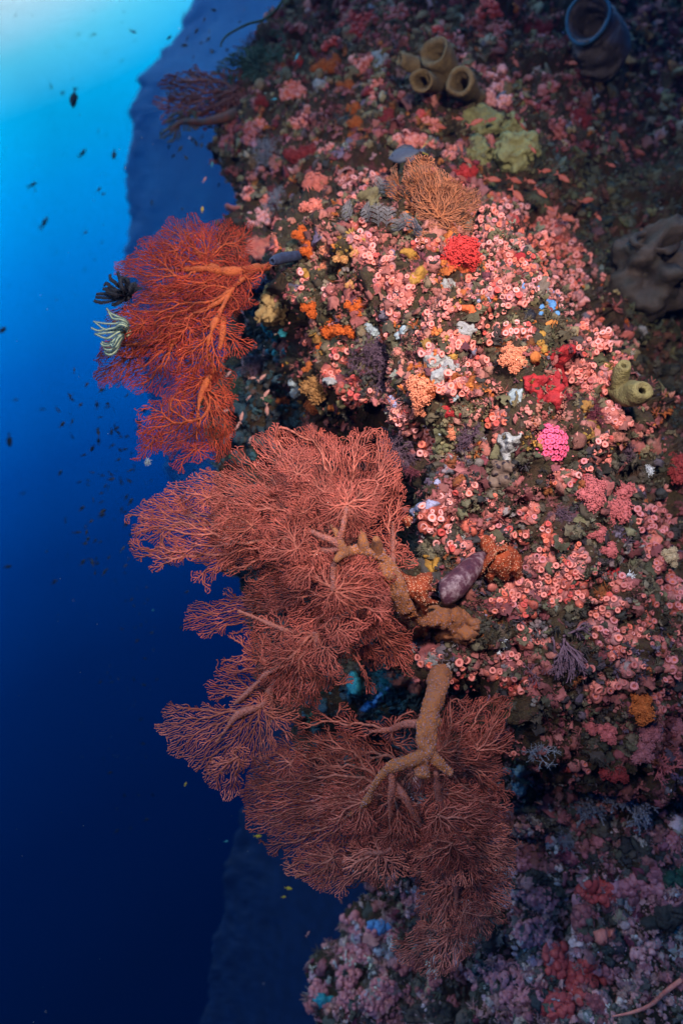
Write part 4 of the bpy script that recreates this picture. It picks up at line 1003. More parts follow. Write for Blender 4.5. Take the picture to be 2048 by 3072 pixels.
for f in [(560, 125, 96, 60, 22, 11, 'pink', 1.0), (520, 215, 76, 46, 13, 11, 'pink', 1.2), (655, 255, 44, 50, 8, 12, 'red', 1.4), (822, 172, 70, 40, 8, 11), (930, 92, 84, 50, 14, 9.5, 'red'), (962, 182, 40, 44, 7), (1120, 225, 80, 56, 17, 10.5), (1052, 262, 40, 30, 5), (1090, 378, 90, 70, 16, 12, 'lilac'), (1252, 402, 80, 44, 10, 11),
          (1370, 200, 50, 34, 7, 11, 'lilac'), (1500, 140, 56, 50, 9, 12, 'lilac'), (1520, 240, 34, 30, 5, 12, 'lilac'), (640, 430, 84, 50, 18, 10.5), (742, 425, 40, 40, 7), (530, 560, 76, 50, 15), (600, 690, 90, 46, 13, 10, 'red'), (460, 632, 50, 30, 8, 10), (300, 570, 70, 46, 13, 12, 'pink', 1.4), (268, 668, 60, 44, 10, 12.5, 'red', 1.4), (78, 520, 70, 54, 9, 10.5),
          (192, 772, 30, 40, 5, 10, 'red', 1.2), (1020, 642, 64, 60, 10, 13.5, 'dusky', 1.2), (1040, 745, 50, 40, 6, 12, 'dusky', 1), (1135, 685, 44, 40, 6, 12, 'dusky', 1), (1240, 585, 76, 44, 11, 11, 'dusky'), (1252, 690, 40, 24, 4, 13, 'lilac'), (1480, 562, 50, 50, 8, 12, 'lilac'), (1492, 682, 56, 56, 11, 12, 'lilac'), (1430, 800, 50, 56, 10, 11, 'dusky'),
          (1530, 430, 36, 44, 6, 12, 'lilac'), (560, 1065, 80, 50, 15, 8.5, 'dusky'), (530, 985, 50, 30, 6, 8.5, 'dusky'), (942, 1180, 50, 30, 7, 10, 'dusky', 1.3), (872, 1180, 26, 26, 3, 10, 'red', 1.2), (690, 520, 26, 60, 0), (1180, 500, 60, 30, 9, 8.5, 'dusky'), (860, 420, 0, 0, 0), (1340, 320, 50, 60, 8, 9, 'dusky'), (770, 90, 50, 34, 7, 9), (1420, 470, 40, 50, 7, 9, 'dusky')]:
    if f[4]: cups(F3, *f)

# smaller branching cup corals farther off: one mesh each
def finger_coral(cr, x, y, rx, ry, n, r, kind, cat='coral', word=None):
    cx, cy = tup(cr(x, y)); sc = tup(cr(1, 0))[0] - tup(cr(0, 0))[0]; rx *= sc; ry *= sc
    pos = []; nrm_ = []; s = []
    c0, n0 = at(cx, cy)
    for k in range(n):
        a = random.uniform(0, 6.283); q = math.sqrt(random.random()); loc, nr = at(cx + rx * q * math.cos(a), cy + ry * q * math.sin(a))
        if abs(loc.y - c0.y) > .5: continue
        d = (nr * .6 + Vector((random.gauss(-.1, .45), -.5, random.gauss(.15, .45)))).normalized(); rr = r * pxm(loc) * random.uniform(.7, 1.2)
        pos.append((loc + d * rr * .9)[:]); nrm_.append(d[:]); s.append((rr, rr, rr * random.uniform(1.4, 2.4)))
    if len(pos) > 3:
        PP = np.array(pos); lim = 3.0 * r * pxm(c0) + .004; adj = np.linalg.norm(PP[:, None] - PP[None], axis=2) < lim; best = []; left = set(range(len(PP)))
        while left:
            st = [left.pop()]; comp = list(st)
            while st:
                a_ = st.pop(); nb = [b_ for b_ in list(left) if adj[a_, b_]]
                for b_ in nb: left.discard(b_)
                st += nb; comp += nb
            if len(comp) > len(best): best = comp
        pos = [pos[k] for k in best]; nrm_ = [nrm_[k] for k in best]; s = [s[k] for k in best]
    v, f = ICO2; v = v.copy(); top = v[:, 2] > .6; v[:, :2] *= (1 + .35 * np.clip(v[:, 2:3], -.4, .7)); v[top, 2] -= .35 * (v[top, 2] - .6) * 3
    V, F, _ = stamp(v, f, np.array(pos), frames(np.array(nrm_)), np.array(s))
    pp = np.array(pos) - np.array(nrm_) * np.array(s)[:, :1] * 1.3; bs = np.array(s)[:, :1] * np.array([[2.6, 2.6, .9]])
    V2, F2_, _ = stamp(*ICO1, pp, frames(np.array(nrm_)), bs); V, F = merge([(V, F), (V2, F2_)])
    V = V + fbm(V * 60, 2, n)[:, None] * .003
    tag(mk('finger_coral', V, F, COATS[kind]), where(cx, cy, f"{word or 'stubby'} {COLW[kind]} finger coral"), cat, 'stubby finger corals on the wall')
for f in [(620, 290, 90, 60, 46, 6.5, 'pale'), (730, 350, 70, 70, 50, 6.5, 'pale'), (690, 450, 90, 36, 36, 6.5, 'pale'), (500, 400, 70, 20, 14, 6.5, 'pink'), (440, 150, 60, 50, 26, 5.5, 'red'), (510, 180, 56, 30, 20, 5.5, 'lilac'), (90, 110, 100, 60, 60, 5.5, 'red'), (110, 300, 70, 60, 30, 6.5, 'pink'), (160, 420, 46, 60, 22, 6, 'pink'),
          (60, 50, 80, 40, 30, 5, 'dusky'), (250, 60, 100, 40, 34, 5, 'dusky'), (700, 40, 110, 40, 36, 5, 'red'), (620, 120, 70, 50, 26, 5, 'dusky'), (740, 130, 60, 50, 22, 5, 'dusky'), (380, 640, 110, 46, 44, 7, 'pink'), (440, 560, 60, 50, 20, 6.5, 'pink'), (290, 640, 50, 30, 12, 7, 'pink'), (920, 540, 90, 50, 30, 6, 'dusky'), (980, 600, 70, 60, 24, 6, 'dusky'),
          (880, 460, 60, 40, 18, 6, 'dusky'), (940, 400, 50, 30, 12, 6, 'dusky'), (340, 540, 60, 30, 14, 6, 'red'), (1060, 620, 70, 50, 0, 5, 'dusky'), (1000, 60, 60, 50, 0, 5, 'dusky'), (490, 690, 40, 40, 12, 6, 'pink')]:
    if f[4]: finger_coral(C2, *f)
for f in [(1350, 440, 60, 60, 34, 5.5, 'pink'), (1300, 390, 46, 36, 18, 5.5, 'pink'), (1170, 600, 90, 60, 44, 6, 'dusky'), (1060, 600, 80, 60, 40, 6, 'dusky'), (1010, 660, 60, 40, 18, 6, 'dusky'), (1220, 560, 50, 50, 20, 6, 'pink'), (1370, 560, 36, 36, 12, 6, 'pink'), (1500, 690, 36, 40, 12, 6, 'pink'), (1120, 880, 50, 46, 22, 6.5, 'pink'), (1190, 1010, 56, 44, 34, 6.5, 'pale'),
          (1250, 930, 50, 24, 12, 6, 'pink'), (1450, 80, 70, 60, 28, 5, 'red'), (1520, 170, 50, 60, 20, 5, 'red'), (1410, 130, 50, 40, 16, 5, 'dusky'), (1210, 480, 60, 40, 14, 5, 'dusky'), (1130, 500, 50, 50, 12, 5, 'dusky')]:
    finger_coral(C1, *f)
for f in [(300, 600, 60, 50, 40, 6.5, 'lilac'), (340, 700, 60, 40, 30, 6.5, 'lilac'), (280, 790, 70, 50, 40, 6.5, 'lilac'), (430, 640, 60, 40, 26, 6.5, 'lilac'), (560, 500, 50, 50, 30, 5.5, 'lilac'), (420, 860, 80, 60, 56, 6.5, 'lilac'), (530, 730, 50, 50, 24, 6, 'dusky'), (330, 880, 60, 40, 30, 6, 'lilac'), (190, 830, 40, 40, 20, 6, 'lilac'),
          (1000, 620, 70, 50, 34, 7, 'lilac'), (930, 640, 60, 40, 24, 7, 'lilac'), (900, 780, 90, 60, 50, 7, 'lilac'), (960, 860, 80, 60, 44, 7, 'lilac'), (780, 800, 60, 50, 26, 6.5, 'lilac'), (1020, 500, 80, 50, 40, 6, 'lilac'), (940, 460, 40, 30, 14, 6, 'lilac'), (1180, 800, 80, 80, 40, 10, 'red'), (1090, 740, 50, 60, 20, 11, 'red'), (1080, 900, 60, 40, 20, 12, 'red'), (1240, 470, 70, 36, 24, 12, 'red'),
          (1400, 450, 90, 40, 30, 10, 'lilac'), (1170, 560, 50, 36, 16, 10, 'dusky'), (1410, 700, 50, 30, 12, 9, 'pale'), (1290, 750, 60, 50, 16, 11, 'lilac'), (1250, 860, 50, 30, 10, 9, 'pale'), (1500, 300, 60, 50, 24, 7, 'lilac'), (1110, 230, 50, 60, 16, 6, 'dusky'), (980, 360, 50, 20, 14, 6, 'lilac'), (1070, 210, 30, 30, 0, 6, 'dusky'), (600, 820, 60, 30, 14, 6, 'dusky'), (700, 900, 80, 40, 18, 6, 'dusky')]:
    if f[4]: finger_coral(F4, *f)

# ---------------------------------------------------------------- cauliflower soft corals
for a in [
    (C4, 160, 335, 30, 'orange_knob', 'bright orange soft coral above the dark finger sponge', 5, (1.1, .9)), (C4, 190, 405, 30, 'orange_knob', 'bright orange soft coral tucked behind the dark finger sponge', 5, (.9, 1.1)),
    (C4, 222, 130, 46, 'pink_knob', 'tall peach pink cauliflower soft coral at the top left of the bright outcrop', 8, (1.1, .9)), (C4, 205, 220, 34, 'pink_knob', 'peach pink soft coral hanging under the tall one at the outcrop corner', 5, (1.1, .8)),
    (C4, 268, 400, 30, 'peach_knob', 'upright peach soft coral beside the bright orange ones', 6, (.7, 1.5)), (C4, 262, 475, 24, 'peach_knob', 'small peach soft coral at the foot of the upright one', 4, (.7, 1.2)),
    (C4, 330, 440, 24, 'tan_knob', 'small yellow tan soft coral right of the upright peach one', 4, (1.1, .9)), (C4, 392, 420, 22, 'tan_knob', 'small tan soft coral among salmon cups near the upright peach one', 4, (1.2, .7)), (C4, 372, 560, 22, 'tan_knob', 'small curved tan soft coral over a dark hollow', 4, (1.5, .5)),
    (C4, 195, 655, 32, 'orange_knob', 'orange soft coral on the left edge above the tan plate coral', 5, (.8, 1.4)), (C4, 395, 665, 32, 'orange_knob', 'vivid orange soft coral ball right of a dark hollow', 6, (1.2, 1)),
    (C4, 300, 775, 42, 'orange_knob', 'largest vivid orange soft coral, its heads spread on the left shoulder', 8, (1.2, 1)), (C4, 365, 765, 32, 'orange_knob', 'vivid orange soft coral joined to the right of the largest one', 5, (1.4, .8)), (C4, 245, 845, 22, 'orange_knob', 'small orange soft coral drooping under the largest one', 4, (1, 1)),
    (C4, 225, 1020, 46, 'brown_knob', 'brown leather coral with a pale bare patch on top', 7, (1.1, 1)), (C4, 225, 1110, 34, 'rust_knob', 'rusty brown soft coral below the brown leather coral', 5, (1, .9)), (C4, 75, 1075, 26, 'rust_knob', 'small rust orange soft coral near the shaded left edge', 4, (1, 1.1)), (C4, 185, 940, 22, 'rust_knob', 'small dull orange soft coral above the brown leather coral', 3, (1, 1)),
    (C4, 640, 935, 16, 'rust_knob', 'tiny orange soft coral left of the white leafy crust', 3, (1, 1)), (C4, 682, 925, 16, 'rust_knob', 'tiny orange soft coral touching the white leafy crust', 3, (1, 1)),
    (C4, 868, 415, 54, 'scarlet_knob', 'scarlet soft coral with a pale pink middle on the bright outcrop', 10, (1.3, .9)), (C4, 905, 465, 28, 'scarlet_knob', 'small scarlet soft coral under the large scarlet one', 4, (1.3, .8)), (C4, 875, 80, 44, 'scarlet_knob', 'soft red coral bush behind the feathery brown bush', 7, (1.3, .8)),
    (C4, 1115, 900, 46, 'peach_knob', 'peach soft coral with pale pink cups growing on top', 8, (1.2, .9)), (C4, 1080, 850, 26, 'peach_knob', 'small peach soft coral at the upper left of the larger peach one', 4, (1, 1)),
    (C4, 690, 1040, 46, 'peach_knob', 'orange tan soft coral right of the plum twig corals', 8, (1, 1.2)), (C4, 730, 1030, 26, 'orange_sponge', 'smooth orange soft coral pressed to the orange tan one', 4, (1, 1.2)), (C4, 685, 1120, 26, 'peach_knob', 'small orange tan soft coral hanging below the larger one', 4, (.8, 1.2)),
    (C4, 103, 608, 24, 'rose_knob', 'small rose soft coral above the tan plate coral', 4, (1, 1)), (C5, 410, 495, 22, 'peach_knob', 'small pale peach soft coral beside a grey sponge knob', 4, (.8, 1.3)),
    (C5, 1110, 800, 50, 'rose_knob', 'left one of the pale salmon cauliflower corals', 8, (1.1, 1.2)), (C5, 1235, 800, 50, 'rose_knob', 'right one of the pale salmon cauliflower corals', 8, (1.2, 1)), (C5, 1210, 890, 50, 'rose_knob', 'lower one of the pale salmon cauliflower corals', 7, (1.4, .8)), (C5, 1130, 995, 34, 'rose_knob', 'small salmon cauliflower coral below the three larger pale ones', 6, (1.1, 1)), (C5, 1200, 1075, 28, 'rose_knob', 'dull salmon cauliflower coral left of the lilac cups', 5, (1, 1)),
    (C5, 1505, 1110, 30, 'cream_knob', 'cream soft coral at the right edge of the lilac cups', 5, (.8, 1.4)), (C5, 1340, 580, 24, 'rust_knob', 'narrow rust orange soft coral in the dark right gully', 4, (.6, 1.6)), (C5, 1520, 680, 50, 'darkred_knob', 'dark red round soft coral at the right edge of the wall', 8, (1, 1.1)),
    (C2, 30, 410, 30, 'rust_knob', 'burnt orange soft coral left of the olive tube sponges', 5, (1.3, .9)), (C2, 60, 510, 26, 'rust_knob', 'burnt orange soft coral two below the olive tube sponges', 5, (1, 1)), (C2, 75, 575, 28, 'rust_knob', 'burnt orange soft coral lowest of the high orange ones', 5, (1.3, .8)), (C2, 60, 630, 22, 'rust_knob', 'small burnt orange soft coral above the outcrop edge', 4, (1, 1)),
    (C2, 200, 560, 34, 'darkred_knob', 'dark crimson soft coral patch between the orange ones and pink fingers', 6, (.9, 1.4)), (C2, 840, 630, 24, 'rust_knob', 'rust soft coral touching the yellow green lobed sponge', 4, (1, 1)), (C2, 900, 150, 36, 'darkred_knob', 'dull red soft coral left of the blue-rimmed barrel sponge', 6, (1.4, .9)), (C2, 1020, 210, 30, 'darkred_knob', 'red brown soft coral at the foot of the barrel sponge', 5, (1.2, .8)), (C2, 1080, 560, 40, 'darkred_knob', 'brick red soft coral in the dim right background', 6, (1.2, .9)),
    (C1, 1370, 302, 24, 'scarlet_knob', 'round coral red soft coral high on the left shoulder', 5, (1.1, .9)), (C1, 1490, 325, 34, 'rust_knob', 'orange soft coral right of the round coral red one', 6, (1.3, .8)), (C1, 1535, 290, 26, 'rust_knob', 'second orange soft coral up by the pale encrusted knob', 4, (1, 1)), (C1, 1200, 470, 24, 'darkred_knob', 'dark red soft coral ball right of the dark fan bush', 4, (1, 1)), (C1, 1380, 730, 44, 'darkred_knob', 'crimson soft coral mat above the pink shoulder corals', 7, (1.5, .6)),
    (F3, 1365, 960, 44, 'dusk_knob', 'mauve pink cauliflower coral below the rust orange soft coral', 8, (1.2, 1)), (F3, 1320, 1080, 40, 'dusk_knob', 'mauve pink cauliflower coral above the salmon brush coral', 7, (1.2, .9)), (F3, 1510, 950, 36, 'dusk_knob', 'mauve cauliflower coral with an orange top at the right edge', 6, (1, 1)), (F3, 1325, 830, 42, 'rust_knob', 'rust orange soft coral on the dim lower right wall', 8, (.9, 1.3)), (F3, 1310, 740, 24, 'rust_knob', 'small rust orange knob above the large rust soft coral', 4, (1, 1)),
    (F3, 1010, 930, 28, 'rose_knob', 'narrow pink soft coral left of the pale forked one', 5, (.6, 1.6)), (F3, 1110, 990, 34, 'rose_knob', 'forked pink soft coral with a pale trunk on the lower wall', 6, (.8, 1.6)), (F3, 1170, 1210, 40, 'darkred_knob', 'deep red sponge like soft coral in the lower hollow', 5, (1.3, .8)),
    (F4, 1240, 880, 30, 'rose_knob', 'rose soft coral on the blurred lower slope', 5, (1.2, .9)), (F4, 1330, 560, 26, 'cream_knob', 'pale cream soft coral on the lower slope above the boulder sponge', 4, (1.3, .7)), (F4, 500, 540, 20, 'cream_knob', 'pale sandy soft coral near the tail of the lower fan', 4, (1, 1)), (F4, 610, 830, 18, 'cream_knob', 'small white knob coral in the bottom middle', 3, (1, 1))]:
    cauli(a[0], a[1], a[2], a[3], M[a[4]], a[5], a[6], a[7], group='cauliflower soft corals')

# ---------------------------------------------------------------- crusts and pads
def px(cr, *pts): return cr(*pts)
crust('red_sponge', C5((770, 215), (830, 190), (890, 210), (940, 170), (900, 90), (930, 60), (1000, 60), (1045, 85), (1000, 130), (985, 200), (1000, 270), (1020, 310), (980, 330), (955, 380), (905, 330), (850, 362), (825, 300), (780, 280)), .010, M['red_sponge'], 'large bright red crust sponge spread above the hot pink domed coral', 'sponge', seed=1)
crust('red_sponge', C4((1080, 400), (1165, 425), (1160, 470), (1095, 452)), .006, M['red_sponge'], 'small smooth red sponge patch among the upper pink cups', 'sponge', seed=2)
crust('red_sponge', C5((365, 370), (430, 365), (475, 400), (450, 425), (390, 415)), .007, M['red_sponge'], 'small red sponge patch beside the pale orange tan soft coral', 'sponge', seed=3)
crust('red_sponge', C5((1200, 1150), (1255, 1160), (1245, 1225), (1190, 1240)), .007, M['red_sponge'], 'narrow red sponge patch above the right hand white hydroid', 'sponge', seed=4)
crust('red_sponge', C5((1000, 690), (1080, 690), (1070, 730), (1010, 735)), .006, M['red_sponge'], 'dim red sponge strip right of the domed coral foot', 'sponge', seed=5)
crust('orange_sponge', C3((960, 200), (1060, 190), (1130, 230), (1120, 290), (1060, 330), (980, 320), (930, 270)), .008, M['salmon_crust'], 'smooth salmon orange crust sponge at the root of the orange fan', 'sponge', seed=6)
crust('orange_sponge', C4((640, 500), (700, 470), (720, 500), (690, 560), (640, 580)), .010, M['yellow_sponge'], 'ochre yellow sponge on the sunlit middle of the outcrop', 'sponge', seed=7)
crust('orange_sponge', C4((590, 400), (660, 385), (690, 430), (640, 450), (600, 430)), .008, M['yellow_sponge'], 'mustard brown sponge just under the grey hydroid feathers', 'sponge', seed=8)
crust('orange_sponge', C4((800, 470), (960, 440), (970, 480), (900, 510), (860, 500), (820, 520)), .008, M['orange_sponge'], 'orange crust sponge under the scarlet soft coral', 'sponge', seed=9)
crust('orange_sponge', C4((880, 660), (930, 640), (950, 690), (900, 710)), .008, M['orange_sponge'], 'rusty orange crust below the middle of the bright outcrop', 'sponge', seed=10)
crust('orange_sponge', C5((440, 900), (520, 900), (570, 960), (590, 1050), (540, 1060), (480, 980)), .010, M['salmon_crust'], 'long salmon crust sponge right of the pale pink cups over the ascidian', 'sponge', seed=11)
crust('yellow_sponge', C5((280, 1100), (330, 1090), (365, 1110), (350, 1170), (310, 1195), (280, 1150)), .014, M['yellow_sponge'], 'ochre yellow sponge lump left of the purple ascidian', 'sponge', seed=12)
crust('white_sponge', C4((720, 880), (790, 850), (850, 890), (860, 940), (800, 970), (770, 1030), (735, 1000), (740, 950), (700, 930)), .010, M['white_sponge'], 'white leafy crust with ragged edges in the middle of the wall', 'sponge', seed=13, fray=14)
crust('white_sponge', C4((830, 730), (900, 725), (935, 760), (900, 790), (850, 780)), .010, M['white_sponge'], 'white sponge patch above the white leafy crust', 'sponge', seed=14, fray=12)
crust('grey_sponge', C5((640, 515), (700, 500), (760, 510), (755, 560), (715, 620), (680, 625), (650, 580)), .018, M['white_sponge'], 'pale grey sponge lump left of the hot pink domed coral', 'sponge', seed=15, fray=10)
crust('white_sponge', C4((770, 545), (830, 540), (860, 580), (820, 605), (780, 590)), .010, M['white_sponge'], 'chalky white crust in the centre of the bright outcrop', 'sponge', seed=16, fray=14)
crust('grey_sponge', C5((690, 290), (770, 280), (770, 350), (700, 350)), .008, M['grey_sponge'], 'blue grey smooth crust left of the large red crust', 'sponge', seed=17)
crust('lilac_sponge', C5((215, 880), (250, 850), (310, 820), (375, 825), (385, 860), (330, 865), (270, 880), (235, 920)), .016, M['lilac_sponge'], 'lilac grey pad sponge curling above the pale pink cups', 'sponge', seed=18, fray=4)
crust('lilac_sponge', C4((940, 590), (990, 595), (1000, 630), (950, 640)), .008, M['lilac_sponge'], 'small mauve grey pad left of the blue sponge', 'sponge', seed=19)
crust('lilac_sponge', C4((895, 830), (945, 835), (940, 890), (900, 880)), .010, M['lilac_sponge'], 'round mauve pad right of the white leafy crust', 'sponge', seed=20)
crust('holdfast_crust', F1((1160, 800), (1260, 790), (1330, 830), (1400, 830), (1480, 815), (1560, 870), (1550, 920), (1500, 985), (1420, 960), (1350, 930), (1290, 955), (1200, 940), (1150, 870)), .022, bark_t, 'lumpy tan coral crust where the middle fan trunk joins the wall', 'coral', seed=21)
crust('teal_sponge', F2((760, 90), (800, 75), (830, 120), (820, 170), (780, 190), (755, 150)), .03, M['teal_sponge'], 'teal green sponge knob in the shaded gap between the two lower fans', 'sponge', seed=22)
crust('blue_sponge', F2((830, 200), (880, 190), (900, 130), (930, 150), (910, 200), (870, 230), (820, 235)), .02, M['blue_sponge'], 'bright blue sponge in the shaded gap beside the teal knob', 'sponge', seed=23)
crust('grey_sponge', F3((520, 1190), (640, 1170), (700, 1200), (660, 1240), (560, 1240)), .014, M['grey_sponge'], 'ribbed grey coral mound right of the lower fan', 'coral', seed=24)
crust('grey_sponge', F3((570, 1260), (640, 1250), (660, 1310), (610, 1345), (565, 1310)), .016, M['grey_sponge'], 'round pale grey coral knob under the ribbed grey mound', 'coral', seed=25)
crust('spotted_sponge', C5((620, 640), (700, 620), (760, 660), (760, 740), (690, 790), (620, 780), (600, 740)), .010, M['spotted_net'], 'brown sponge netted with dark holes under the pale grey sponge', 'sponge', seed=26)
crust('spotted_sponge', C4((300, 290), (350, 280), (385, 310), (370, 345), (315, 345)), .012, M['spotted_net'], 'small dark netted sponge below the grey hydroid feathers', 'sponge', seed=27)
crust('pale_crust', C2((120, 230), (190, 220), (220, 260), (200, 330), (150, 310)), .02, M['white_sponge'], 'cream crust patch left of the olive tube sponges', 'sponge', seed=28)
crust('pale_crust', C1((1420, 350), (1500, 345), (1510, 400), (1430, 420)), .02, M['white_sponge'], 'cream crust patch high on the left shoulder between orange corals', 'sponge', seed=29)
crust('green_algae', F4((1480, 410), (1568, 370), (1568, 450), (1500, 470)), .02, M['green_algae'], 'dark green algae patch at the lower right edge', 'algae', seed=30)
crust('boulder_sponge', F4((1230, 625), (1270, 605), (1318, 610), (1310, 650), (1270, 680), (1235, 665)), .035, M['pink_knob'], 'pale pink boulder sponge on the lower slope', 'sponge', seed=31, fray=3)
crust('mauve_sponge', F4((800, 620), (850, 600), (880, 650), (860, 700), (800, 690)), .02, M['barrel_skin'], 'dusky mauve sponge right of the lower fan tail', 'sponge', seed=32)
crust('dark_sponge', F4((500, 900), (620, 880), (740, 900), (750, 970), (500, 975)), .02, M['barrel_skin'], 'dark brown sponge mound at the bottom edge', 'sponge', seed=33)
crust('bare_skeleton', C4((245, 985), (290, 960), (318, 1000), (290, 1030), (255, 1020)), .026, M['white_sponge'], 'bare white coral skeleton on top of the brown leather coral', 'coral', seed=34, fray=4)
crust('salmon_crust', F2((905, 90), (960, 70), (1050, 60), (1080, 120), (1060, 200), (1000, 170), (940, 140)), .016, M['salmon_crust'], 'salmon crust sponge left of the lower fan stalk top', 'sponge', seed=35)
crust('salmon_crust', C4((0, 330), (50, 340), (70, 400), (30, 430), (0, 420)), .010, M['salmon_crust'], 'orange red crust left of the upper bright orange corals', 'sponge', seed=36)
crust('dark_crust', F1((1230, 500), (1290, 480), (1330, 600), (1400, 640), (1380, 720), (1310, 660), (1250, 600)), .006, M['barrel_skin'], 'bare dark brown sponge skin between trunk and ochre lump', 'sponge', seed=37)

# ---------------------------------------------------------------- single creatures with shapes of their own
# olive tube sponges near the top
q0, _ = at(*tup(C2(430, 400)))
YT = q0.y - .06
t = thing('tube_sponge', 'cluster of four olive tan tube sponges with open mouths high on the wall', 'sponge', q0, None)
for pts, rad in [([(560, 480, YT + .12), (450, 370, YT + .02), (340, 300, YT - .02), (268, 268, YT - .05)], [20, 26, 25, 20]),
                 ([(520, 400, YT + .08), (440, 380, YT), (390, 375, YT - .10), (365, 372, YT - .17)], [22, 28, 29, 31]),
                 ([(540, 380, YT + .10), (490, 330, YT), (450, 275, YT - .06), (425, 235, YT - .10)], [26, 34, 42, 44]),
                 ([(640, 450, YT + .06), (600, 425, YT + .02), (565, 395, YT - .08), (545, 372, YT - .16)], [16, 26, 38, 40])]:
    adopt(t, tube(C2, pts, rad, M['olive_tube'], inner=(.55, .32), seed=len(pts) + int(pts[0][0]), ra=.30))
# olive tube sponge on the right shoulder
q0, _ = at(*tup(C5(1290, 260)))
YT = q0.y - .05
t = thing('tube_sponge', 'smooth olive yellow tube sponge with two mouths on the right edge of the outcrop', 'sponge', q0)
adopt(t, tube(C5, [(1180, 240, YT + .10), (1255, 285, YT + .02), (1310, 305, YT - .02), (1345, 295, YT - .05), (1372, 278, YT - .07)], [26, 32, 38, 38, 32], M['yellow_tube'], inner=(.5, .58), seed=3, ra=.22))
adopt(t, tube(C5, [(1250, 300, YT + .03), (1252, 240, YT), (1262, 190, YT - .02), (1276, 158, YT - .04)], [28, 24, 25, 20], M['yellow_tube'], inner=(.35, .55), seed=5, ra=.22))
# barrel sponge with a blue rim
q0, _ = at(*tup(C2(1190, 240)))
YT = q0.y - .25
t = thing('barrel_sponge', 'large pale barrel sponge with a blue rim at the dark upper right', 'sponge', q0)
adopt(t, tube(C2, [(1205, 300, YT + .10), (1195, 250, YT + .05), (1170, 170, YT - .05), (1140, 110, YT - .14), (1128, 86, YT - .2)], [60, 78, 76, 62, 62], M['barrel_pale'], name='barrel', inner=(.45, .16), n=40, sides=48, seed=2, ra=.20))
tr = np.array([P(*tup(C2(1128, 85)), YT - .2)[:]])
cpt = P(*tup(C2(1128, 86)), YT - .21); dirv = (P(*tup(C2(1128, 88)), YT - .2) - P(*tup(C2(1180, 165)), YT)).normalized()
ux = dirv.orthogonal().normalized(); uy = dirv.cross(ux); rr_ = 61 * K * (YT - .2)
ring = [(cpt + (ux * math.cos(a) + uy * math.sin(a)) * rr_ * (1 + .04 * math.sin(3 * a)))[:] for a in np.linspace(0, 2 * math.pi, 60)]
V, F = sweep(ring, np.full(60, rr_ * .085), 8, cap=False)
adopt(t, mk('rim', V, F, M['barrel_rim']))
# dark barrel sponges at the right edge
for (x, y, rx, ry, lab, mt) in [(1465, 640, 105, 95, 'wide dark brown barrel sponge in the gloom at the right edge', 'barrel_skin'), (1560, 690, 46, 60, 'small dark barrel sponge cut by the right edge', 'barrel_skin')]:
    q0, _ = at(*tup(D(x, y)))
    k = pxm(q0) / .765625
    t = thing('barrel_sponge', lab, 'sponge', q0)
    cpt = q0 + Vector((0, -.02, 0))
    V, F = lump(cpt, (rx * k, .22, ry * k), .35, 2.2, int(x), sub=5)
    adopt(t, mk('barrel', V, F, M[mt]))
    a = cpt + Vector((-.25 * rx * k, -.19, .3 * ry * k))
    pts = [(a + Vector((math.cos(b) * rx * k * .42, 0.04 * math.sin(b), math.sin(b) * ry * k * .3)))[:] for b in np.linspace(0, 2 * math.pi, 40)]
    V, F = sweep(pts, np.full(40, rx * k * .07), 8, cap=False); adopt(t, mk('rim', V + fbm(V * 20, 2, 3)[:, None] * .012, F, M[mt]))
# yellow green lobed sponge
q0, _ = at(*tup(C2(700, 600))); Yl = q0.y
t = thing('lobed_sponge', 'yellow green boulder sponge in rounded lobes below the olive tube sponges', 'sponge', q0)
for i, (x, y, rx, ry, dz) in enumerate([(800, 375, 40, 34, .0), (640, 560, 92, 66, -.05), (790, 715, 96, 86, -.10), (625, 700, 76, 76, -.02), (790, 560, 56, 50, 0), (500, 485, 38, 30, 0), (835, 490, 30, 60, .02), (720, 620, 60, 50, .0)]):
    c, nn = at(*tup(C2(x, y))); k = pxm(c) / 1.53125
    V, F = lump(c + Vector((0, dz * .5 + .03, 0)), (rx * k, min(rx, ry) * k * .9, ry * k), .28, 1.9, 60 + i, sub=5)
    V = V + fbm(V * 60, 3, 5)[:, None] * .004
    adopt(t, mk('lobe', V, F, M['lobed_green']))
# hot pink domed coral
q0, nr0 = at(*tup(C5(900, 545))); kk = pxm(q0) / 1.654
t = thing('domed_coral', 'hot pink domed coral packed with round cups on the right of the wall', 'coral', q0)
dome_c = q0 + Vector((0, .03, 0))
def squarish(a): return 1 / max(abs(math.cos(a)), abs(math.sin(a))) ** .45
V, F = lump(dome_c, (92 * kk, .05, 102 * kk), .06, 2, 5, sub=5); adopt(t, mk('base', V, F, M['domed_base']))
hot = [cup_mesh(l, 0, M['hot_pink'], M['hot_mouth'], 90 + i, 1.08) for i, l in enumerate((.8, 1.0, .7))]
pts = []
for j in range(-5, 6):
    for i in range(-5, 6):
        u = (i + (.5 if j % 2 else 0) + random.uniform(-.14, .14)) * .255; v = (j + random.uniform(-.14, .14)) * .232
        if (abs(u) ** 2.6 + abs(v) ** 2.6) > 1.0: continue
        h = math.sqrt(max(0, 1 - min(1, (u * u + v * v) * .92))); pts.append((u, v, h))
for u, v, h in pts[:100]:
    p = dome_c + Vector((u * 96 * kk, -.05 * h - .004, v * 104 * kk)); d = Vector((u * .9, -.9, v * .9 + .1)).normalized()
    put(t, 'polyp', random.choice(hot), p, zrot(d, random.uniform(0, 6)), 13.0 * kk * random.uniform(.85, 1.15))
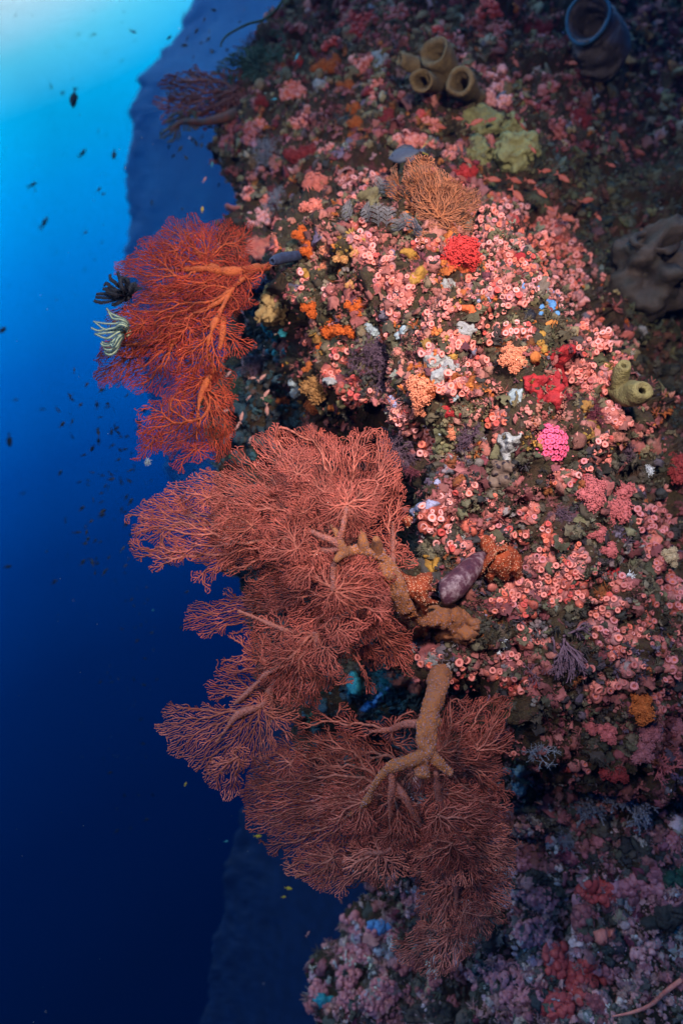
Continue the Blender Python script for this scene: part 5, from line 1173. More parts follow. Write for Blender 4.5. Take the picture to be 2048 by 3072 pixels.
# purple ascidian
c = P(*tup(C5(455, 1235)), q0.y * 0 + at(*tup(C5(455, 1235)))[0].y - .05); k = K * c.y / 1.654
t = thing('ascidian', 'glossy dark purple ascidian with pale blotches under the pink cups', 'ascidian', c)
pa = smoothpath([P(*tup(C5(x, y)), c.y + dz)[:] for x, y, dz in [(575, 1110, .07), (530, 1150, .03), (480, 1205, .0), (430, 1255, -.02), (385, 1290, -.03), (362, 1300, -.03)]], 40)
V, F = sweep(pa, np.interp(np.linspace(0, 1, 40), [0, .3, .6, .85, .95, 1], [36 * k, 56 * k, 66 * k, 58 * k, 42 * k, 16 * k]), 32)
V = V + fbm(V * 18, 3, 8)[:, None] * .004; adopt(t, mk('body', V, F, M['purple_skin']))
mouthc = Vector(pa[-1]); dd = (Vector(pa[-1]) - Vector(pa[-6])).normalized(); ux = dd.orthogonal().normalized(); uy = dd.cross(ux)
pts = [(mouthc + (ux * math.cos(a) + uy * math.sin(a) * .6) * 22 * k)[:] for a in np.linspace(0, 2 * math.pi, 30)]
V, F = sweep(pts, np.full(30, 4 * k), 6, cap=False); adopt(t, mk('siphon_rim', V, F, M['white_sponge']))

# orange dotted sponges
def dotted(cr, arms, lab, Yf, name='branching_sponge'):
    allp = []; t = None
    for j, (pts, rad) in enumerate(arms):
        w3 = []
        for x, y, dz in pts:
            q = tup(cr(x, y)); Y = Yf(q) + dz; w3.append(P(*q, Y)[:])
        if t is None: t = thing(name, lab, 'sponge', w3[0])
        path = smoothpath(w3, 26); k = K * path[:, 1]; rd = np.interp(np.linspace(0, 1, 26), np.linspace(0, 1, len(rad)), rad) * k
        V, F = sweep(path, rd, 14); V = V + fbm(V * 50, 3, j)[:, None] * .004 ; adopt(t, mk('arm', V, F, M['dotted_sponge']))
        allp.append(V)
    for V in allp:
        idx = rng.permutation(len(V))[:max(10, len(V) // 3)]; c0 = V.mean(0)
        p = V[idx]; s = rng.uniform(.0005, .0010, len(p)); v, f, _ = stamp(*ICO1, p, frames(rng.normal(size=p.shape)), s)
        adopt(t, mk('white_bumps', v, f, M['white_dot']))
def dotted_crust(root, polys, h, surf=None, seed=0):
    for j, poly in enumerate(polys):
        V, F = crust_mesh(poly, h, seed=seed + j, surf=surf, fray=5, freq=45, step=2.6); adopt(root, mk('lobe', V, F, M['dotted_sponge']))
        idx = rng.permutation(len(V))[:min(len(V) // 5, 260)]; v, f, _ = stamp(*ICO1, V[idx], frames(rng.normal(size=(len(idx), 3))), rng.uniform(.0005, .0010, len(idx))); adopt(root, mk('white_bumps', v, f, M['white_dot']))
def plane_at(Y0, cx, cy, k=0.0):
    def f(x, y): return P(x, y, Y0 + k * ((x - cx) ** 2 + (y - cy) ** 2)), Vector((0, -1, 0))
    return f
c_ = tup(F1(1290, 750)); t = thing('branching_sponge', 'star-shaped orange sponge with white dots leaning on the middle fan trunk', 'sponge', P(*c_, 1.2))
dotted_crust(t, [F1((1195, 640), (1230, 672), (1262, 690), (1300, 668), (1345, 668), (1348, 700), (1340, 722), (1372, 735), (1362, 752), (1330, 752), (1332, 775), (1380, 790), (1374, 806), (1335, 812), (1334, 860), (1328, 930), (1314, 925), (1306, 850), (1290, 800), (1250, 778), (1228, 750), (1222, 700), (1190, 652))], .022, plane_at(1.195, *c_, 1.1e-5), 1)
q_, _ = at(*tup(C5(640, 1150))); t = thing('branching_sponge', 'orange sponge with rows of white dots draped beside the purple ascidian', 'sponge', q_)
c_ = tup(C5(660, 1130))
dotted_crust(t, [C5((560, 990), (610, 1010), (650, 1060), (720, 1060), (760, 1110), (770, 1200), (740, 1230), (720, 1180), (690, 1220), (660, 1230), (640, 1200), (600, 1270), (560, 1280), (580, 1200), (600, 1140), (590, 1080), (540, 1040))], .018, plane_at(q_.y - .055, *c_, 1.0e-5), 2)
dotted_crust(t, [C5((512, 1310), (518, 1240), (545, 1170), (590, 1110), (640, 1060), (690, 1050), (700, 1075), (650, 1095), (610, 1140), (575, 1190), (556, 1240), (545, 1300))], .018, plane_at(q_.y - .085, *c_, 1.0e-5), 5)
c_ = tup(F1(1240, 440)); t = thing('branching_sponge', 'tiny orange dotted sponge at the right rim of the middle fan', 'sponge', P(*c_, 1.26))
dotted_crust(t, [F1((1215, 440), (1240, 425), (1268, 425), (1262, 450), (1240, 472), (1228, 455))], .008, plane_at(1.26, *c_, 1e-5), 8)

# blue sponges and dark round sponges
for i, (cr, pts, lab, m_, cat_, nm) in enumerate([
    (C4, [(1230, 660, 12), (1250, 640, 20), (1275, 650, 20), (1300, 690, 12), (1255, 685, 16), (1228, 690, 10), (1272, 670, 18)], 'smooth bright blue lobed sponge among pale pink cups', 'blue_sponge', 'sponge', 'blue_sponge'),
    (C4, [(1215, 575, 12), (1240, 570, 14), (1250, 590, 14), (1275, 600, 14), (1300, 615, 12), (1235, 560, 10)], 'small blue sponge ridge above the lobed blue one', 'blue_sponge', 'sponge', 'blue_sponge'),
    (C4, [(1140, 570, 12), (1150, 560, 8), (1155, 575, 8)], 'tiny slate blue sponge left of the blue ridge', 'blue_sponge', 'sponge', 'blue_sponge'),
    (C4, [(1172, 700, 29)], 'round black sea urchin like ball between pink cups', 'black_skin', 'sponge', 'black_ball'),
    (C3, [(1020, 445, 48), (985, 450, 28), (1060, 430, 26), (1000, 415, 24)], 'round blue black sponge at the root of the orange fan', 'navy_skin', 'sponge', 'dark_sponge'),
    (C5, [(430, 325, 16), (445, 318, 12)], 'smooth slate grey knob below the pink cups of the upper wall', 'grey_sponge', 'sponge', 'grey_sponge'),
    (C5, [(355, 510, 20), (360, 495, 14)], 'round grey sponge knob left of the small peach coral', 'grey_sponge', 'sponge', 'grey_sponge'),
    (C5, [(350, 740, 16), (365, 765, 16), (385, 790, 14), (400, 805, 10)], 'mauve grey leaning sponge stub above the lilac pad', 'lilac_sponge', 'sponge', 'grey_sponge'),
    (C5, [(470, 1010, 18), (478, 1000, 12)], 'little white sea squirt between pink cups', 'white_sponge', 'sea squirt', 'sea_squirt'),
    (C5, [(1165, 62, 0)], '', 'white_sponge', '', ''),
    (C3, [(1190, 1010, 26), (1180, 960, 24), (1210, 990, 20)], 'pale grey blue sponge beside the rusty corals on the shaded edge', 'grey_sponge', 'sponge', 'grey_sponge'),
    (C3, [(1080, 690, 40), (1050, 660, 30), (1100, 730, 30), (1130, 700, 24)], 'teal blue folded sponge in the shaded hollow under the tan plate', 'teal_sponge', 'sponge', 'teal_sponge'),
    (C3, [(1150, 790, 24), (1050, 800, 20), (1085, 810, 22)], 'dim teal sponge lumps deep in the shaded hollow', 'teal_sponge', 'sponge', 'teal_sponge'),
    (C4, [(480, 770, 26), (455, 750, 20), (500, 800, 18), (620, 770, 24), (590, 790, 18)], 'grey beige folded sponge above the plum twig corals', 'grey_sponge', 'sponge', 'grey_sponge'),
    (C4, [(560, 1080, 22), (545, 1120, 20), (580, 1100, 18)], 'blue grey sponge tongue below the plum twig corals', 'lilac_sponge', 'sponge', 'grey_sponge'),
    (C4, [(1230, 790, 22), (1225, 820, 18), (1240, 850, 20)], 'mustard sponge knob below the black ball', 'yellow_sponge', 'sponge', 'mustard_sponge'),
    (C4, [(230, 500, 14), (180, 520, 16), (170, 500, 12)], 'yellow sponge bit between the dark finger and pink cups', 'yellow_sponge', 'sponge', 'mustard_sponge'),
    (F2, [(900, 1080, 30), (930, 1075, 24), (870, 1075, 20)], 'dim blue sponge ledge left of the lower fan tail', 'blue_sponge', 'sponge', 'blue_sponge'),
    (F4, [(210, 875, 26), (240, 880, 20), (190, 870, 16)], 'teal sponge lump at the lower left edge of the reef', 'teal_sponge', 'sponge', 'teal_sponge'),
    (F4, [(1500, 560, 50), (1440, 590, 36), (1540, 540, 40)], 'broad mauve sponge ridge at the lower right edge', 'barrel_skin', 'sponge', 'mauve_ridge')]):
    if not lab: continue
    sc = tup(cr(1, 0))[0] - tup(cr(0, 0))[0]; parts = []
    for j, (x, y, r) in enumerate(pts):
        c, nn = at(*tup(cr(x, y))); rr_ = r * sc * pxm(c)
        parts.append(lump(c - nn * rr_ * .1 + Vector((0, -rr_ * .35, 0)), (rr_, rr_ * .8, rr_), .22, 2, i * 7 + j, sub=4 if r < 40 else 5))
    c, _ = at(*tup(cr(*pts[0][:2])))
    if len(parts) == 1:
        V, F = parts[0]; tag(mk(nm, V, F, M[m_]), lab, cat_)
    else:
        t = thing(nm, lab, cat_, c)
        for V, F in parts: adopt(t, mk('lobe', V, F, M[m_]))
# dark finger sponge
q, _ = at(*tup(C4(130, 435)))
t = tube(C4, [(170, 425, q.y + .05), (130, 432, q.y - .03), (80, 438, q.y - .07), (45, 448, q.y - .10), (25, 455, q.y - .12)], [13, 15, 16, 16, 11], M['navy_skin'], name='finger_sponge', inner=(.1, .5), ra=.1)
tag(t, 'blue black finger sponge pointing left out of the bright orange corals', 'sponge')

# tan plate coral under the dark sponge
q, nn = at(*tup(C3(1100, 560)))
V, F = lump(P(*tup(C3(1095, 555)), q.y - .03), (48 * K * q.y, .03, 56 * K * q.y), .35, 2.4, 12, rot=Euler((.2, .5, .3)), sub=5)
V = V + fbm(V * 90, 2, 4)[:, None] * .003
tag(mk('plate_coral', V, F, M['plate_tan']), 'tan scalloped plate coral jutting left under the round dark sponge', 'coral')

# twig bushes
def B(cr, x, y, R0, m_, lab, **k): bush(cr, x, y, R0, M[m_], lab, **k)
B(C4, 480, 885, 66, 'plum_twig', 'plum grey twig coral spreading left in the middle of the outcrop foot', d=(-.6, -.5, .25), n=8, depth=4, seed=3, rr=.03, knobs=.012)
B(C4, 500, 975, 56, 'plum_twig', 'plum grey twig coral hanging just below the spreading one', d=(-.3, -.5, -.6), n=7, depth=4, seed=4, rr=.03, knobs=.012)
B(C4, 640, 850, 40, 'maroon_twig', 'maroon twig coral reaching right from the plum grey ones', d=(.6, -.4, .1), n=4, depth=3, seed=5, rr=.03)
B(C5, 60, 90, 60, 'plum_twig', 'plum grey twig coral nearest the middle fan top on its right', d=(-.1, -.6, -.3), n=7, depth=4, seed=6, rr=.03, knobs=.012)
B(C5, 170, 590, 72, 'plum_twig', 'dark plum twig coral carpet along the right rim of the middle fan', d=(.1, -.6, .1), n=9, depth=4, seed=7, rr=.028, knobs=.012)
B(C5, 230, 680, 44, 'maroon_twig', 'maroon twig coral below the dark plum carpet', d=(.3, -.6, .1), n=6, depth=3, seed=8, rr=.03, knobs=.014)
B(C5, 500, 530, 62, 'plum_twig', 'plum twig coral left of the pale grey sponge', d=(-.1, -.6, .5), n=9, depth=4, seed=9, rr=.026)
B(C5, 1090, 410, 60, 'maroon_twig', 'smoky maroon twig coral right of the large red crust', d=(.1, -.7, .2), n=8, depth=4, seed=10, rr=.026)
B(C5, 1020, 320, 40, 'maroon_twig', 'dark maroon twig coral over the red crust lower tip', d=(-.6, -.5, -.1), n=5, depth=3, seed=11, rr=.03)
B(C5, 1290, 600, 50, 'plum_twig', 'plum twig coral at the dark right gully', d=(-.3, -.6, .1), n=7, depth=4, seed=12, rr=.028)
B(C5, 930, 900, 50, 'plum_twig', 'blue black twig coral in the centre right hollow', d=(.2, -.6, -.3), n=7, depth=4, seed=13, rr=.026)
B(F3, 860, 440, 92, 'plum_twig', 'hanging plum soft coral with drooping fingers on the lower right wall', d=(.1, -.55, -.6), n=16, depth=3, seed=14, rr=.05, droop=.16, knobs=.02, spread=.3)
B(F3, 690, 620, 64, 'plum_twig', 'spreading plum twig coral left of the hanging one', d=(-.7, -.5, -.35), n=9, depth=3, seed=15, rr=.04, droop=.05, knobs=.02, spread=.4)
B(F3, 1050, 1400, 80, 'grey_twig', 'grey blue twig coral, left of the two on the lower wall', d=(-.1, -.6, .6), n=12, depth=3, seed=16, rr=.045, knobs=.03, spread=.35)
B(F3, 1260, 1370, 90, 'grey_twig', 'grey blue twig coral, right of the two on the lower wall', d=(.0, -.6, .6), n=12, depth=3, seed=17, rr=.045, knobs=.03, spread=.35)
B(F3, 1440, 1180, 62, 'rose_knob', 'salmon brush coral at the lower right edge', d=(-.1, -.7, .5), n=14, depth=3, seed=18, rr=.045, knobs=.02, spread=.4)
B(F3, 700, 1080, 56, 'grey_twig', 'dim grey hydroid tuft beside the lower fan', d=(.2, -.6, .3), n=9, depth=3, seed=19, rr=.03)
B(F3, 490, 440, 34, 'white_twig', 'white branching hydroid standing bright below the ascidian', d=(-.3, -.6, -.1), n=7, depth=3, seed=20, rr=.045, name='hydroid', cat='hydroid', spread=.8)
B(F3, 575, 350, 16, 'white_sponge', 'faint white hydroid sprig above right of the bright one', d=(.4, -.6, .3), n=4, depth=3, seed=21, rr=.05, name='hydroid', cat='hydroid')
B(F3, 1235, 60, 30, 'white_twig', 'white branching hydroid over lilac pink cups on the right', d=(.2, -.7, -.2), n=6, depth=3, seed=22, rr=.045, name='hydroid', cat='hydroid', spread=.8)
B(C5, 1395, 690, 28, 'white_twig', 'white branching hydroid at the right edge above the lilac cups', d=(0, -.7, .3), n=6, depth=3, seed=23, rr=.04, name='hydroid', cat='hydroid', spread=.8)
B(C5, 582, 528, 12, 'white_twig', 'tiny white hydroid between plum twigs and the grey sponge', d=(0, -.7, .3), n=5, depth=3, seed=24, rr=.05, name='hydroid', cat='hydroid', spread=.8)
B(F1, 1270, 990, 22, 'white_twig', 'small white hydroid at the right foot of the middle fan', d=(-.3, -.7, .2), n=5, depth=3, seed=25, rr=.05, name='hydroid', cat='hydroid', spread=.8)
B(F1, 1340, 1045, 34, 'white_sponge', 'white lacy hydroid above the lower fan stalk top', d=(0, -.7, .3), n=7, depth=3, seed=26, rr=.05, name='hydroid', cat='hydroid', spread=.9, knobs=.03)
B(C1, 1180, 270, 60, 'plum_twig', 'dusky bushy coral behind the dark green one', d=(-.3, -.3, .6), n=9, depth=4, seed=28, rr=.03)
B(C1, 1270, 180, 50, 'dark_twig', 'dim bushy coral on the skyline of the reef', d=(-.5, -.3, .5), n=9, depth=4, seed=29, rr=.03)
B(C2, 640, 900, 26, 'plum_twig', 'dark plum twig coral right of the feathery brown bush', d=(.1, -.6, .4), n=6, depth=3, seed=30, rr=.03)
B(C2, 1150, 470, 50, 'grey_sponge', 'grey branching coral stump in the dim upper right', d=(-.5, -.5, .4), n=5, depth=2, seed=31, rr=.16, spread=.5)
B(C1, 1250, 700, 60, 'grey_twig', 'dim grey twig coral on the shaded upper left flank', d=(-.5, -.5, .2), n=8, depth=4, seed=32, rr=.025)
B(C1, 1290, 960, 60, 'grey_twig', 'grey twig coral above the pink corals at the orange fan root', d=(-.3, -.5, .4), n=8, depth=4, seed=33, rr=.025)
B(F2, 930, 130, 40, 'teal_sponge', 'teal twig growth in the shaded gap above the lower fan', d=(-.5, -.5, .1), n=8, depth=4, seed=34, rr=.03)
B(C3, 1020, 900, 70, 'plum_twig', 'shaded plum twig coral in the blue hollow beside the orange fan', d=(-.4, -.6, .2), n=10, depth=4, seed=35, rr=.025)
B(C3, 900, 1000, 60, 'green_algae', 'dark green weed in the blue hollow beside the orange fan', d=(-.5, -.5, .2), n=9, depth=4, seed=36, rr=.03)
B(F4, 1110, 260, 60, 'grey_twig', 'dim grey twig coral right of the lower fan', d=(.2, -.6, .2), n=8, depth=4, seed=37, rr=.025)

# feathery brown bush (a fine fan in layers)
q, _ = at(*tup(C2(520, 1040))); YB = q.y - .02
t = thing('sea_fan', 'feathery brown bush fan standing above the bright outcrop', 'sea fan', q)
for i, (poly, hub, dz) in enumerate([([(215, 790), (240, 745), (290, 705), (325, 715), (400, 765), (520, 850), (600, 880), (610, 960), (560, 1060), (480, 1080), (400, 1010), (300, 950), (250, 880)], (470, 1030), 0),
                                     ([(300, 720), (360, 730), (470, 810), (570, 870), (590, 950), (500, 1020), (380, 980), (280, 880)], (450, 1000), -.04),
                                     ([(340, 800), (480, 830), (620, 900), (600, 1020), (540, 1120), (480, 1100)], (510, 1060), .03),
                                     ([(350, 1060), (430, 1040), (500, 1080), (520, 1150), (420, 1150)], (480, 1090), -.02)]):
    adopt(t, lobe(t, C2(*poly), tup(C2(*hub)), YB + dz, sp=4.6, rt=.0008, c_in=(.34, .10, .035), c_out=(.36, .125, .06), seed=200 + i, mat=fan_twig, wav=.04))
adopt(t, limb(t, [(*tup(C2(545, 1130)), YB + .06), (*tup(C2(500, 1050)), YB - .01), (*tup(C2(430, 970)), YB - .02), (*tup(C2(380, 900)), YB - .02)], [.012, .011, .008, .003], bark_o, name='trunk'))
# dark fan bush on the upper left edge
q, _ = at(*tup(C1(1120, 440))); YB = q.y - .05
t = thing('sea_fan', 'dark maroon and green fan bush jutting into blue water high on the left', 'sea fan', q)
for i, (poly, hub, dz, co) in enumerate([([(1080, 340), (1000, 320), (860, 325), (770, 345), (750, 380), (800, 420), (760, 450), (840, 500), (960, 470), (1080, 440)], (1080, 420), 0, (.13, .04, .035)),
                                         ([(1090, 400), (960, 440), (840, 450), (730, 460), (790, 500), (760, 560), (820, 570), (960, 560), (1080, 500)], (1090, 460), .05, (.17, .045, .035)),
                                         ([(840, 530), (780, 560), (755, 620), (770, 655), (800, 640), (800, 590), (880, 560)], (860, 545), .02, (.05, .08, .05)),
                                         ([(1100, 360), (900, 340), (790, 400), (820, 540), (980, 540), (1100, 470)], (1100, 430), .12, (.06, .04, .045))]):
    adopt(t, lobe(t, C1(*poly), tup(C1(*hub)), YB + dz, sp=8, rt=.0026, c_in=(.26, .10, .08), c_out=tuple(x * 1.7 for x in co), seed=220 + i, mat=fan_twig, wav=.06))
adopt(t, limb(t, [(*tup(C1(1150, 470)), YB + .2), (*tup(C1(1060, 530)), YB), (*tup(C1(940, 560)), YB), (*tup(C1(840, 560)), YB), (*tup(C1(780, 600)), YB)], [.03, .022, .015, .010, .004], M['dark_twig'], name='limb'))
q, _ = at(*tup(C1(1180, 320))); t = thing('sea_fan', 'ragged dark green fan bush on the skyline beside the dark maroon one', 'sea fan', q)
for i, (poly, hub, dz) in enumerate([([(1000, 320), (1040, 260), (1090, 230), (1170, 205), (1220, 230), (1200, 300), (1160, 350), (1060, 370)], (1190, 320), -.05), ([(1020, 300), (1110, 240), (1200, 240), (1190, 330), (1080, 350)], (1190, 310), .05), ([(1150, 240), (1210, 170), (1290, 140), (1300, 210), (1250, 280)], (1260, 260), .1)]):
    adopt(t, lobe(t, C1(*poly), tup(C1(*hub)), q.y + dz, sp=6, rt=.0022, c_in=(.05, .07, .045), c_out=(.035, .085, .05), seed=280 + i, mat=fan_twig, wav=.08))
# wire coral above it
w_ = limb(None, [(*tup(C1(x, y)), 2.7) for x, y in [(1300, 0), (1262, 50), (1210, 90), (1140, 110), (1080, 140), (1040, 165), (1018, 195), (1015, 215)]], [.005, .005, .004, .003], M['green_algae'], name='wire_coral', n=50)
tag(w_, 'thin curved wire coral arching out of the reef top into the water', 'coral')
w_ = limb(None, [(*tup(F4(x, y)), at(*tup(F4(x, y)))[0].y - .04) for x, y in [(1300, 942), (1380, 925), (1450, 895), (1500, 850), (1560, 805)]], [.002, .004, .005, .006], M['pink_knob'], name='whip_coral', n=40)
tag(w_, 'pink whip coral branch curving at the bottom right corner', 'coral')

# grey hydroid feathers
def feather(cr, x, y, tip, m_, lab, nb=12, wid=.42, seed=0, lift=.05):
    b, _ = at(*tup(cr(x, y))); e = P(*tup(cr(*tip)), b.y - lift); b = b.copy()
    L = (e - b).length; d = (e - b) / L; side = d.cross(Vector((0, -1, 0))).normalized()
    path = smoothpath([b[:], (b + d * L * .5 + Vector((0, -.012, 0)))[:], e[:]], 20); g = np.random.default_rng(seed)
    root = thing('hydroid', lab, 'hydroid', b, 'grey feather hydroids')
    V, F = sweep(path, np.linspace(.0016, .0007, 20), 5); adopt(root, mk('stem', V, F, M[m_]))
    parts = []
    for i in range(nb):
        f = .12 + .86 * i / nb; p = Vector(path[int(f * 19)]); ln = L * wid * math.sin(math.pi * min(1, f * .82 + .18)) ** .7
        for s in (-1, 1):
            q1 = p + (side * s * .85 + d * .5) * ln * g.uniform(.85, 1.1) + Vector((0, -.004, 0)); mid = (p + q1) / 2 + d * ln * .08
            parts.append(sweep([p[:], mid[:], q1[:]], [.0008, .0007, .0004], 4, cap=False))
    V, F = merge(parts); adopt(root, mk('barbs', V, F, M[m_]))
for i, (x, y, tx, ty, lab) in enumerate([(500, 300, 492, 195, 'middle grey feather hydroid, tallest of the row'), (535, 300, 545, 210, 'grey feather hydroid just right of the tallest'), (380, 270, 345, 205, 'grey feather hydroid at the left end of the row'), (460, 280, 430, 215, 'grey feather hydroid just left of the tallest'),
                                         (500, 160, 520, 85, 'grey feather hydroid rising against the pink cups at the top'), (540, 170, 580, 110, 'grey feather hydroid leaning right at the top'), (610, 320, 640, 250, 'grey feather hydroid low on the right of the row'), (660, 340, 680, 290, 'grey feather hydroid at the right end of the row'), (585, 330, 590, 265, 'short grey feather hydroid before the low right ones')]):
    feather(C4, x, y, (tx, ty), 'feather_grey', lab, seed=i)

# feather stars on the tip of the orange fan
def feather_star(c, arms, m_arm, m_pin, lab, pin=.009, ra=.0026, pt=1.0):
    root = thing('feather_star', lab, 'feather star', c)
    V, F = lump(c, (.012, .012, .012), .3, 3, 1, sub=3); adopt(root, mk('disc', V, F, m_arm))
    for j, pts in enumerate(arms):
        w3 = [P(*tup(q[:2]), q[2])[:] for q in pts]; path = smoothpath(w3, 34)
        V, F = sweep(path, np.linspace(ra, ra * .5, 34), 6); a = adopt(root, mk('arm', V, F, m_arm))
        parts = []; tg = np.gradient(path, axis=0); tg /= np.linalg.norm(tg, axis=1, keepdims=True)
        for i in range(3, 33):
            for s in (-1, 1):
                for hh in (0, .5):
                    sd = np.cross(tg[i], (0, -1, 0)); sd /= np.linalg.norm(sd) + 1e-9; p = path[i] * (1 - hh) + path[i + 1] * hh if i < 33 else path[i]
                    e = p + (sd * s * .8 + tg[i] * .55 + np.array([0, -.35, 0]) * rng.uniform(-.5, 1)) * pin * (1 - .5 * i / 34)
                    parts.append(sweep([p, (p + e) / 2, e], [.0006 * pt, .0006 * pt, .0003 * pt], 3, cap=False))
        V, F = merge(parts); o = mk('pinnules', V, F, m_pin); o.parent = a
Z = crop(250, 780, 6.272)
YF = 1.44
def A_(*pts): return [(*tup(Z(x, y)), YF + dz) for x, y, dz in pts]
arms = [A_((800, 660, 0), (700, 520, -.02), (600, 430, -.03), (520, 360, -.03), (505, 270, -.02)), A_((800, 640, 0), (740, 480, -.02), (690, 340, -.03), (645, 220, -.02)), A_((800, 640, 0), (640, 600, -.02), (520, 500, -.04), (440, 445, -.04), (390, 480, -.03)),
        A_((790, 680, 0), (600, 640, -.03), (450, 560, -.04), (370, 545, -.03)), A_((790, 690, 0), (600, 680, -.03), (400, 640, -.03), (250, 640, -.02)), A_((790, 700, 0), (600, 720, -.03), (400, 710, -.03), (235, 700, -.02)), A_((790, 710, 0), (600, 760, -.02), (400, 800, -.03), (270, 790, -.02), (205, 760, -.01)),
        A_((800, 720, 0), (680, 800, -.02), (600, 840, -.02), (540, 830, -.01)), A_((810, 640, 0), (820, 480, -.02), (770, 370, -.02), (720, 310, -.01)), A_((820, 640, 0), (860, 500, -.02), (840, 380, -.03), (770, 330, -.02)), A_((830, 650, 0), (900, 580, -.02), (960, 500, -.03), (965, 420, -.02)), A_((830, 670, 0), (920, 600, -.02), (990, 540, -.02), (985, 450, -.01)),
        A_((840, 680, 0), (940, 590, -.01), (1020, 540, -.01), (1110, 530, 0)), A_((800, 650, 0), (660, 560, -.05), (560, 560, -.05), (470, 500, -.03)), A_((800, 650, 0), (760, 560, -.05), (700, 430, -.05), (720, 340, -.04)), A_((810, 660, 0), (860, 600, -.04), (900, 470, -.04), (940, 430, -.03)), A_((800, 680, 0), (660, 650, -.05), (520, 620, -.05), (430, 590, -.04))]
feather_star(P(*tup(Z(800, 670)), YF), arms, M['black_skin'], M['black_skin'], 'black feather star clinging to the left tip of the orange fan', pin=.0075, pt=.9, ra=.0020)
arms = [A_((780, 1330, 0), (840, 1230, -.02), (780, 1120, -.03), (640, 1060, -.03), (520, 1000, -.02), (440, 910, -.01)), A_((780, 1330, 0), (850, 1220, -.02), (720, 1120, -.04), (560, 1100, -.03), (480, 980, -.02)), A_((790, 1340, 0), (840, 1260, -.03), (740, 1180, -.04), (560, 1200, -.03), (380, 1190, -.02), (190, 1155, 0)),
        A_((790, 1340, 0), (830, 1290, -.03), (720, 1250, -.05), (560, 1300, -.04), (400, 1300, -.03), (220, 1170, -.01)), A_((780, 1350, 0), (740, 1290, -.03), (620, 1310, -.04), (420, 1310, -.03), (280, 1330, -.02), (150, 1275, 0)), A_((780, 1360, 0), (680, 1340, -.03), (500, 1360, -.04), (350, 1380, -.03), (215, 1395, -.01)),
        A_((780, 1370, 0), (680, 1350, -.04), (560, 1420, -.04), (470, 1470, -.04), (380, 1460, -.03), (230, 1390, -.02)), A_((780, 1380, 0), (700, 1400, -.03), (620, 1470, -.04), (540, 1540, -.04), (480, 1580, -.03), (380, 1560, -.02)), A_((780, 1390, 0), (690, 1430, -.04), (620, 1530, -.04), (500, 1600, -.04), (380, 1610, -.03), (335, 1560, -.02)),
        A_((780, 1400, 0), (700, 1500, -.03), (620, 1630, -.04), (500, 1690, -.04), (420, 1680, -.03), (370, 1600, -.02), (370, 1530, -.02)), A_((780, 1400, 0), (700, 1520, -.02), (640, 1680, -.03), (540, 1770, -.03), (450, 1770, -.03), (400, 1720, -.02)), A_((780, 1340, 0), (820, 1260, -.05), (700, 1210, -.06), (600, 1270, -.05), (460, 1300, -.05)),
        A_((780, 1380, 0), (660, 1470, -.06), (600, 1580, -.06), (560, 1620, -.05), (520, 1580, -.04)), A_((780, 1380, 0), (720, 1450, -.02), (640, 1560, -.02), (560, 1720, -.02), (480, 1730, -.02))]
feather_star(P(*tup(Z(790, 1350)), YF), arms, M['stripe_arm'], M['pinnule'], 'pale green striped feather star curled below the black one', pin=.007, ra=.0019, pt=.8)
t = bush(C3, 425, 1350, 24, M['grey_sponge'], 'small pale hydroid tuft dangling from the lowest tip of the orange fan', d=(0, -.2, -.8), n=6, depth=3, name='hydroid', cat='hydroid', seed=50, Y=1.43, rr=.04, spread=.4)

# ---------------------------------------------------------------- fish
def fish_parts(deep=.34, fork=.5, wide=.13):
    n = 14; xs = np.linspace(0, 1, n); prof = np.array([.02, .34, .62, .82, .95, 1, .98, .92, .82, .69, .54, .40, .27, .20]); V = []; sd = 10
    for i, x in enumerate(xs):
        h = deep * .5 * prof[i]; w_ = wide * .5 * prof[i] ** .8 * (1 if x < .6 else 1 - (x - .6) * 1.4)
        for j in range(sd):
            a = 2 * math.pi * j / sd; V.append((.5 - x, w_ * math.sin(a), h * math.cos(a) + .01))
    F = [(i * sd + j, i * sd + (j + 1) % sd, (i + 1) * sd + (j + 1) % sd, (i + 1) * sd + j) for i in range(n - 1) for j in range(sd)]
    V += [(.51, 0, .01), (-.5, 0, .01)]; b = n * sd
    T3 = [(b, (j + 1) % sd, j) for j in range(sd)] + [(b + 1, (n - 1) * sd + j, (n - 1) * sd + (j + 1) % sd) for j in range(sd)]
    body = (np.array(V), [np.array(F), np.array(T3)])
    def fin(pts, th=.008):
        m = len(pts); v = [(x, th, z) for x, z in pts] + [(x, -th, z) for x, z in pts]; f = [(0, i, i + 1) for i in range(1, m - 1)] + [(m, m + i + 1, m + i) for i in range(1, m - 1)]
        q = [(i, (i + 1) % m, m + (i + 1) % m, m + i) for i in range(m)]; return np.array(v), [np.array(f), np.array(q)]
    tail = fin([(-.46, .01), (-.56, .05), (-.78, .20 * (fork + .5)), (-.74, .12), (-.64, .01), (-.74, -.10), (-.78, -.18 * (fork + .5)), (-.56, -.03)])
    dors = fin([(.22, deep * .44), (.10, deep * .62), (-.08, deep * .66), (-.30, deep * .50), (-.40, deep * .20), (-.1, deep * .3)])
    anal = fin([(-.02, -deep * .44), (-.16, -deep * .62), (-.34, -deep * .42), (-.40, -deep * .12), (-.2, -deep * .2)])
    return body, tail, dors, anal
FISH = {}
def fish_kind(k, mat, **kw):
    b, t_, d_, a_ = fish_parts(**kw)
    FISH[k] = (mk('body', *b, mat, link=False), mk('tail_fin', *t_, mat, link=False, smooth=False), mk('dorsal_fin', *d_, mat, link=False, smooth=False), mk('anal_fin', *a_, mat, link=False, smooth=False), mk('fish', *merge([b, t_, d_, a_]), mat, link=False))
